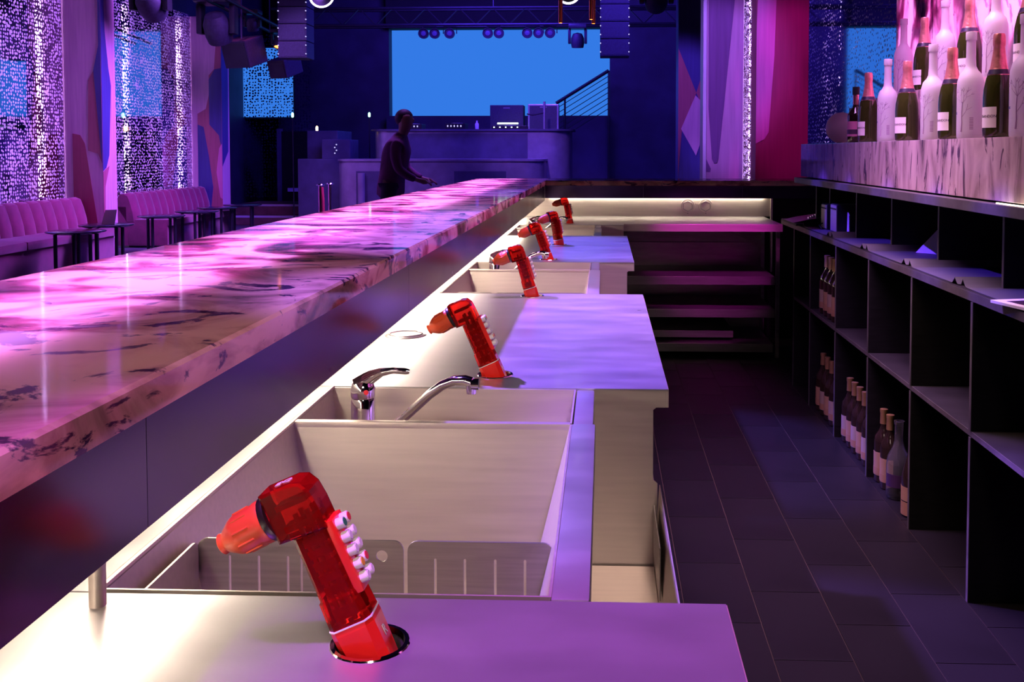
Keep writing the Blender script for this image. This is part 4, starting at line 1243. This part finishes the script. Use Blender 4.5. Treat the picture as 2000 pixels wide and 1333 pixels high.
ms = thing('gear_pole', 'thin upright gear pole at the right end of the booth', 'pole', (-1.02, 17.0, 1.7305))
MB().cyl((0, 0, 0), 0.02, 0.47, 10).build('pole', 'booth_steel', ms, True)
MB().tube([(0, 0, 0.28), (-0.20, 0.0, 0.24), (-0.30, 0.0, 0.26)], 0.012, 6).build('arm', 'metal_black', ms, True)
# stair rail in front of the screen
rl = thing('stair_railing', 'sloping dark handrail with thin cables before the blue screen', 'railing', (0, 0, 0))
MB().tube([(-0.98, 20.3, 2.33), (0.09, 20.3, 2.99)], 0.035, 8).build('handrail', 'metal_black', rl, True)
for k in range(7):
    dz = 0.11 * (k + 1)
    MB().tube([(-0.98, 20.3, 2.33 - dz), (0.09, 20.3, 2.99 - dz)], 0.008, 5).build('cable', 'metal_black', rl)
MB().tube([(-0.80, 20.3, 0.0), (-0.80, 20.3, 2.44)], 0.02, 6).build('post', 'metal_black', rl)
MB().tube([(0.09, 20.3, 0.0), (0.09, 20.3, 2.99)], 0.02, 6).build('post', 'metal_black', rl)

# stanchions
def stanchion(x, y, label):
    t = thing('rope_stanchion', label, 'stanchion', (x, y, 0))
    MB().lathe([(0.0, 0.0), (0.15, 0.0), (0.15, 0.015), (0.03, 0.03), (0.0, 0.03)], 24).build('base', 'chrome', t, True)
    MB().cyl((0, 0, 0.02), 0.028, 0.88, 14).build('pole', 'chrome', t, True)
    MB().lathe([(0.0, 0.90), (0.05, 0.90), (0.055, 0.908), (0.05, 0.918), (0.0, 0.925)], 18).build('top_disc', 'chrome', t, True)
    return t
s1 = stanchion(-3.745, 13.0, 'chrome rope stanchion left of the booth, with a red rope')
MB().tube([(0.03, -0.02, 0.88), (0.045, -0.03, 0.70), (0.05, -0.03, 0.4), (0.055, -0.03, 0.15)], 0.018, 8).build('rope', 'rope_red', s1, True)
stanchion(-3.755, 13.5, 'bare chrome rope stanchion nearer the booth')

# ------------------------------------------------------------------ truss, lights, speakers
tr_ = thing('lighting_truss', 'black box lighting truss across the stage above the blue screen', 'truss', (0, 0, 0))
for (y, z) in ((17.85, 3.62), (18.15, 3.62), (17.85, 3.92), (18.15, 3.92)):
    MB().tube([(-6.0, y, z), (2.5, y, z)], 0.025, 8).build('chord', 'metal_black', tr_, True)
dg_ = MB().tube([(0, 17.85, 3.62), (0.3, 17.85, 3.92), (0.6, 17.85, 3.62)], 0.012, 5).mesh('lacing', 'metal_black')
for k in range(14):
    obj('lacing', dg_, tr_, (-5.9 + 0.6 * k, 0, 0))
for x in (-5.5, -2.0, 1.8):
    MB().tube([(x, 18.0, 3.92), (x, 18.0, 5.0)], 0.012, 6).build('hanger', 'metal_black', tr_)
def par(x, two, label):
    t = thing('par_light', label, 'stage light', (x, 17.95, 3.60))
    for k in ((-0.10, 0.10) if two else (0,)):
        c = MB().lathe([(0.085, 0.10), (0.095, 0.0), (0.095, -0.02), (0.085, -0.02), (0.08, 0.0), (0.0, 0.0)], 18, (k, -0.06, -0.13), 'Y', cap=False).build('can', 'metal_black', t, True)
        MB().lathe([(0.045, -0.001), (0.045, -0.006), (0.0, -0.008)], 14, (k, -0.06, -0.13), 'Y').build('lens', 'booth_dark', c, True)
    MB().tube([(-0.12, 0, -0.13), (-0.12, 0, 0.0), (0.12, 0, 0.0), (0.12, 0, -0.13)], 0.01, 6).build('yoke', 'metal_black', t)
for x, two, lb in ((-3.15, True, 'twin stage light over the left part of the screen'), (-2.78, False, 'round stage light beside the left twin light'), (-1.99, True, 'twin stage light over the middle of the screen'),
                   (-1.28, True, 'twin stage light right of the screen middle'), (-0.97, False, 'round stage light beside the right twin light')):
    par(x, two, lb)
def moving_head(loc, rx, label, lens='booth_steel', s=1.0, drop=0.0):
    t = thing('moving_head', label, 'stage light', loc)
    if drop:
        MB().tube([(0, 0, 0), (0, 0, drop / s)], 0.014, 6).build('hanger', 'metal_black', t)
    t.scale = (s, s, s)
    MB().bbox((-0.16, -0.14, -0.08), (0.16, 0.14, 0.0), 0.02).build('base', 'metal_black', t, True)
    MB().bbox((-0.17, -0.05, -0.34), (-0.12, 0.05, -0.08), 0.015).build('yoke_arm', 'metal_black', t, True)
    MB().bbox((0.12, -0.05, -0.34), (0.17, 0.05, -0.08), 0.015).build('yoke_arm', 'metal_black', t, True)
    m = Matrix.Translation((0, 0, -0.28)) @ Matrix.Rotation(R_(rx), 4, 'X')
    h = MB().lathe([(0.0, 0.14), (0.08, 0.12), (0.115, 0.04), (0.118, -0.06), (0.105, -0.13), (0.095, -0.13), (0.09, -0.11), (0.0, -0.11)], 20, mat=m).build('head', 'speaker_black', t, True)
    MB().lathe([(0.088, -0.108), (0.06, -0.125), (0.0, -0.132)], 18, mat=m).build('lens', lens, h, True)
    return t
moving_head((-0.48, 17.95, 3.62), 10, 'moving head light at the right end of the screen')
# side truss over the lounge with its lamps
t2 = thing('side_truss', 'black truss running over the lounge towards the stage', 'truss', (0, 0, 0))
for (x, z) in ((-5.95, 3.55), (-5.65, 3.55)):
    MB().tube([(x, 9.0, z + 0.35), (x + 0.35, 17.8, z - 0.25)], 0.025, 8).build('chord', 'metal_black', t2, True)
for y in (10.0, 13.5, 17.0):
    MB().tube([(-5.75, y, 3.45), (-5.75, y, 5.0)], 0.012, 6).build('hanger', 'metal_black', t2)
moving_head((-5.80, 12.6, 3.66), 55, 'domed moving head over the lounge with a bright rim, leftmost', 'ring_white', 1.5)
moving_head((-5.72, 14.6, 3.66), 35, 'dark domed moving head over the painted column', 'booth_steel', 1.7)
moving_head((-5.55, 15.6, 3.58), 20, 'moving head with a small green glow beside the painted column', 'lamp_green', 0.8)
moving_head((-5.10, 15.5, 3.26), -20, 'small stage light glowing orange before the mesh curtain', 'glow_orange', 0.7, 1.74)
def wedge(loc, label, s=1.0):
    t = thing('hanging_speaker', label, 'speaker', loc, (R_(18), 0, R_(-20)))
    MB().bbox((-0.24 * s, -0.22, -0.42 * s), (0.24 * s, 0.22, 0.0), 0.02).build('cabinet', 'speaker_black', t)
    MB().box((-0.21 * s, -0.226, -0.39 * s), (0.21 * s, -0.22, -0.03)).build('grille', 'metal_black', t)
    up = (Matrix.Rotation(R_(-20), 3, 'Z') @ Matrix.Rotation(R_(18), 3, 'X')).inverted() @ Vector((0, 0, 5.0 - loc[2]))
    MB().tube([(0, 0, -0.02), up], 0.015, 6).build('bracket', 'metal_black', t)
wedge((-5.62, 15.3, 3.10), 'hanging black speaker before the speckled blue screen')
wedge((-5.16, 15.9, 2.86), 'second hanging black speaker, beside the line array', 0.7)
def line_array(x, y, zb, label):
    t = thing('line_array', label, 'speaker', (x, y, zb))
    for k in range(6):
        off = 0.012 * k * k * 0.25
        c = MB().bbox((-0.22, off, k * 0.26), (0.22, off + 0.4, k * 0.26 + 0.25), 0.01).build('cabinet', 'speaker_black', t)
        MB().box((-0.20, off - 0.006, k * 0.26 + 0.02), (0.20, off, k * 0.26 + 0.23)).build('grille', 'speaker_black', c)
        for sx in (-0.212, 0.212):
            for dz in (0.06, 0.19):
                MB().lathe([(0.010, 0), (0.010, -0.012), (0, -0.012)], 6, (sx, off - 0.002, k * 0.26 + dz), 'Y').build('glowing_bolt', 'dot_white', c)  # bolts are no lamps; emission puts in their bright dots
    for sx in (-0.2, 0.2):
        MB().tube([(sx, 0.2, 1.5), (sx, 0.2, 4.99 - zb)], 0.012, 6).build('rigging', 'metal_black', t)
line_array(-4.73, 15.0, 2.77, 'hanging line array speaker left of the stage')
line_array(0.155, 15.0, 2.78, 'hanging line array speaker at the right end of the screen')
# ring lamps and copper pendants
def ring_lamp(x, y, z, r, label):
    t = thing('ring_lamp', label, 'lamp', (x, y, z))
    MB().tube([(r * math.cos(a), 0.02 * math.sin(a), r * math.sin(a)) for a in [2 * math.pi * i / 36 for i in range(36)]], 0.013, 8, True).build('ring', 'ring_white', t, True)
    MB().lathe([(r * 0.97, 0.0), (r * 0.6, 0.10), (0, 0.14)], 28, (0, 0.02, 0), 'Y', cap=False).build('dome', 'metal_black', t, True)
    MB().tube([(0, 0.05, r), (0, 0.05, 5.0 - z)], 0.012, 6).build('hanger', 'metal_black', t)
ring_lamp(-3.70, 13.0, 3.40, 0.16, 'glowing round lamp above the left of the stage')
ring_lamp(-0.43, 12.0, 3.26, 0.14, 'glowing round lamp beside the copper pendants')
def pendant(x, y, z, label):
    t = thing('tube_pendant', label, 'lamp', (x, y, z), group='copper tube pendants')
    MB().lathe([(0.012, 0.0), (0.016, 0.0), (0.016, 0.75), (0.004, 0.76), (0.0, 0.76)], 14, cap=False).build('tube', 'copper', t, True)
    MB().lathe([(0.0135, 0.004), (0.0135, 0.010), (0.0, 0.012)], 12).build('bulb', 'glow_warm', t, True)
    MB().tube([(0, 0, 0.76), (0, 0, 5.0 - z)], 0.003, 5).build('cord', 'rubber', t)
pendant(-0.332, 7.60, 2.325, 'copper tube pendant hanging alone, left of the other two')
pendant(-0.100, 7.60, 2.351, 'copper tube pendant hanging slightly higher of the right pair')
pendant(-0.085, 7.84, 2.349, 'copper tube pendant hanging lower of the right pair')
# small wall lamps
for i, (x, y, z, m, lb) in enumerate([(-5.40, 17.1, 1.98, 'glow_green', 'tiny pale green lamp left of the booth'), (-4.3, 18.12, 2.02, 'glow_green', 'tiny pale green lamp nearer the booth'),
                                      (-5.15, 17.7, 1.76, 'glow_warm', 'tiny orange candle lamp on the stage block')]):
    t = thing('small_lamp', lb, 'lamp', (x, y, z))
    MB().lathe([(0.0, -0.05), (0.022, -0.03), (0.022, 0.03), (0.0, 0.05)], 10).build('bulb', m, t, True)
    MB().tube([(0, 0.0, -0.04), (0, 0.02, -0.04 if i == 2 else -z)], 0.01, 6).build('stem', 'metal_black', t)

# ================================================================== columns and mirror on the right
ca = thing('painted_column', 'dim blue column with crossing mauve shapes, farthest on the right', 'column', (0, 0, 0))
MB().box((0.885, 12.0, 0), (1.32, 12.4, 4.99)).build('shaft', 'paint_blue', ca)
shape(ca, [(0.886, 1.05), (0.886, 2.58), (1.10, 2.05), (1.18, 2.32), (1.25, 2.58), (1.319, 2.58), (1.319, 1.96), (1.14, 1.96), (1.10, 2.05), (0.93, 1.6)], 11.996, 11.9995, 'XZ', 'paint_rust')
shape(ca, [(0.92, 1.62), (1.09, 2.02), (1.15, 1.96), (1.319, 1.96), (1.319, 1.80), (1.25, 1.74), (1.10, 1.30)], 11.992, 11.9955, 'XZ', 'paint_mauve')
cb_ = thing('painted_column', 'violet-lit wall panel with a dark pointed shape behind the far bar', 'column', (0, 0, 0))
MB().box((0.945, 9.3, 0), (1.285, 9.55, 4.99)).build('shaft', 'paint_mauve', cb_)
shape(cb_, [(0.95, 4.4), (0.965, 1.75), (1.0, 1.28), (1.02, 1.24), (1.045, 1.24), (1.06, 1.28), (1.20, 2.75), (1.27, 4.4)], 9.294, 9.2985, 'XZ', 'paint_plum')
shape(cb_, [(0.947, 1.28), (0.99, 1.19), (0.985, 1.16), (0.947, 1.16)], 9.294, 9.2985, 'XZ', 'paint_plum')
MB().bbox((0.912, 9.27, 0), (0.944, 9.55, 4.99), 0.004).build('edge_trim', 'paint_white', cb_)
lc = thing('light_column', 'textured glass column with a bright violet light strip inside', 'light column', (0, 0, 0))
MB().box((1.287, 9.30, 0), (1.371, 9.304, 4.99)).build('textured_glass', 'lamp_glass', lc)
MB().box((1.342, 9.33, 0), (1.352, 9.335, 4.9)).build('led_strip', 'led_violet', lc)
MB().box((1.287, 9.45, 0), (1.371, 9.46, 4.99)).build('rear_board', 'lightbox_white', lc)
MB().bbox((1.373, 9.27, 0), (1.40, 9.46, 4.99), 0.004).build('edge_trim', 'paint_white', lc)
cc = thing('painted_column', 'magenta-lit wall panel with a pale pink shape beside the bottle display', 'column', (0, 0, 0))
MB().box((1.342, 8.9, 0), (1.80, 9.2, 4.99)).build('shaft', 'paint_maroon', cc)
shape(cc, [(1.343, 1.42), (1.42, 1.46), (1.455, 1.52), (1.50, 2.2), (1.56, 4.4), (1.42, 4.4), (1.343, 2.45)], 8.894, 8.8985, 'XZ', 'paint_pink')
mr = thing('perforated_mirror_panel', 'punched mirror wall reflecting the blue screen beyond the bottle display', 'wall panel', (0, 0, 0))
MB().box((2.567, 6.5, 0.02), (2.57, 14.0, 4.6)).build('perforated_sheet', 'perforated_right', mr)
MB().box((2.90, 6.5, 0.02), (2.91, 14.0, 4.6)).build('rear_board', 'lightbox_white', mr)
MB().box((2.70, 11.6, 0.3), (2.715, 11.63, 4.4)).build('led_strip', 'led_violet', mr)
MB().box((2.70, 7.6, 0.3), (2.715, 7.63, 4.4)).build('led_strip', 'led_violet', mr)
moving_head((0.62, 12.0, 3.52), 60, 'clear-lensed moving head high beside the dim column', 'chrome', 1.2)

# ================================================================== person by the booth
def skin_mesh(name, verts, edges, mat, parent, sub=2):
    me = bpy.data.meshes.new(name)
    me.from_pydata([v[:3] for v in verts], edges, [])
    o = obj(name, me, parent)
    md = o.modifiers.new('skin', 'SKIN')
    md.use_smooth_shade = True
    sv = me.skin_vertices[0].data
    for i, v in enumerate(verts):
        r = v[3]
        sv[i].radius = r if isinstance(r, tuple) else (r, r)
        sv[i].use_root = (i == 0)
    s = o.modifiers.new('sub', 'SUBSURF')
    s.levels = s.render_levels = sub
    dg = bpy.context.evaluated_depsgraph_get()
    dg.update()
    m2 = bpy.data.meshes.new_from_object(o.evaluated_get(dg))
    o.modifiers.clear()
    o.data = m2
    m2.materials.clear()
    m2.materials.append(M[mat])
    m2.shade_smooth()
    return o
pr = thing('person', 'person in dark clothes stooping towards the booth, seen from the side', 'person', (-2.48, 11.5, 0))
# +X is where the person faces; Y is across the body
V = [(0, 0, 0.96, (0.13, 0.15)), (0.02, 0, 1.12, (0.11, 0.14)), (0.06, 0, 1.30, (0.125, 0.17)), (0.10, 0, 1.45, (0.10, 0.15)), (0.13, 0, 1.52, 0.062), (0.15, 0, 1.58, 0.062),
     (0.175, 0, 1.65, (0.105, 0.085)), (0.18, 0, 1.73, (0.118, 0.095)), (0.172, 0, 1.80, (0.10, 0.085))]
Ed = [(i, i + 1) for i in range(8)]
def limb(pts, root):
    s0 = len(V)
    V.extend(pts)
    Ed.append((root, s0))
    Ed.extend((s0 + i, s0 + i + 1) for i in range(len(pts) - 1))
for sy in (-1, 1):
    limb([(0.10, sy * 0.18, 1.43, 0.055), (0.10, sy * 0.22, 1.28, 0.046), (0.14, sy * 0.23, 1.14, 0.040), (0.26, sy * 0.21, 1.06, 0.034), (0.36, sy * 0.19, 1.02, 0.026), (0.40, sy * 0.185, 1.01, (0.014, 0.036)), (0.43, sy * 0.185, 1.0, (0.013, 0.036))], 3)
    h = len(V) - 1
    for f in range(4):
        limb([(0.47, sy * 0.185 + (f - 1.5) * 0.019, 0.995, 0.009), (0.50 - 0.006 * abs(f - 1), sy * 0.185 + (f - 1.5) * 0.020, 0.98, 0.008), (0.512 - 0.006 * abs(f - 1), sy * 0.185 + (f - 1.5) * 0.020, 0.955, 0.007)], h)
    limb([(0.42, sy * 0.145, 0.995, 0.010), (0.45, sy * 0.13, 0.985, 0.009)], h - 1)
    limb([(0.0, sy * 0.10, 0.90, 0.09), (0.03 * sy, sy * 0.10, 0.70, 0.075), (0.02 + 0.04 * sy, sy * 0.105, 0.48, 0.055), (0.0 + 0.04 * sy, sy * 0.11, 0.28, 0.048), (-0.02 + 0.04 * sy, sy * 0.11, 0.09, 0.036), (0.03 + 0.04 * sy, sy * 0.115, 0.045, 0.042), (0.12 + 0.04 * sy, sy * 0.12, 0.034, (0.03, 0.04))], 0)
body = skin_mesh('body', V, Ed, 'skin', pr)
ft = MB()
ft.lathe([(0.0, 0.0), (0.014, 0.006), (0.010, 0.035), (0.0, 0.045)], 10, mat=Matrix.Translation((0.262, 0, 1.69)) @ Matrix.Rotation(R_(10), 4, 'Y'))
for sy in (-1, 1):
    ft.lathe([(0.0, -0.03), (0.012, -0.02), (0.014, 0.02), (0.0, 0.03)], 8, (0.155, sy * 0.079, 1.70))
ft.build('nose_and_ears', 'skin', body, True)
MB().bbox((0.248, -0.022, 1.652), (0.256, 0.022, 1.660), 0.003).build('mouth', 'paint_maroon', body, True)
for sy in (-1, 1):
    MB().lathe([(0.0, -0.010), (0.010, 0.0), (0.0, 0.010)], 8, (0.252, sy * 0.032, 1.725)).build('eye', 'rubber', body, True)
S = [(-0.01, 0, 0.76, (0.165, 0.185)), (0.0, 0, 0.95, (0.150, 0.178)), (0.02, 0, 1.12, (0.130, 0.16)), (0.06, 0, 1.30, (0.145, 0.19)), (0.095, 0, 1.44, (0.12, 0.165)), (0.12, 0, 1.52, (0.085, 0.095)), (0.135, 0, 1.57, (0.07, 0.075))]
SE = [(0, 1), (1, 2), (2, 3), (3, 4), (4, 5), (5, 6)]
for sy in (-1, 1):
    b0 = len(S)
    S += [(0.10, sy * 0.19, 1.43, 0.075), (0.10, sy * 0.225, 1.28, 0.066), (0.135, sy * 0.235, 1.15, 0.060), (0.24, sy * 0.215, 1.07, 0.052), (0.33, sy * 0.195, 1.03, 0.044)]
    SE += [(4, b0), (b0, b0 + 1), (b0 + 1, b0 + 2), (b0 + 2, b0 + 3), (b0 + 3, b0 + 4)]
sh = skin_mesh('shirt', S, SE, 'shirt', pr)
MB().tube([(-0.01, 0, 0.84), (-0.005, 0, 0.92), (0.01, 0, 1.04), (0.03, 0, 1.16), (0.05, 0, 1.26)], [0.158, 0.160, 0.152, 0.145, 0.12], 18).build('shirt_hem', 'shirt', sh, True)
T = [(0, 0, 1.00, (0.115, 0.125))]
TE = []
for sy in (-1, 1):
    b0 = len(T)
    T += [(0.0, sy * 0.10, 0.88, 0.105), (0.03 * sy, sy * 0.10, 0.70, 0.09), (0.02 + 0.04 * sy, sy * 0.105, 0.48, 0.072), (0.04 * sy, sy * 0.11, 0.28, 0.066), (-0.02 + 0.04 * sy, sy * 0.11, 0.09, 0.062)]
    TE += [(0, b0)] + [(b0 + i, b0 + i + 1) for i in range(4)]
skin_mesh('trousers', T, TE, 'trousers', pr)
hm = Matrix.Translation((0.158, 0, 1.735)) @ Matrix.Rotation(R_(-32), 4, 'Y')
prof = [(0.108 * math.sin(a), 0.108 * math.cos(a)) for a in [R_(4 + 100 * k / 9) for k in range(10)]]
inner = [(0.088 * math.sin(a), 0.088 * math.cos(a)) for a in [R_(104 - 100 * k / 9) for k in range(10)]]
MB().lathe(prof + inner, 20, mat=hm @ Matrix.Scale(0.92, 4, (0, 1, 0))).build('hair', 'hair', pr, True)
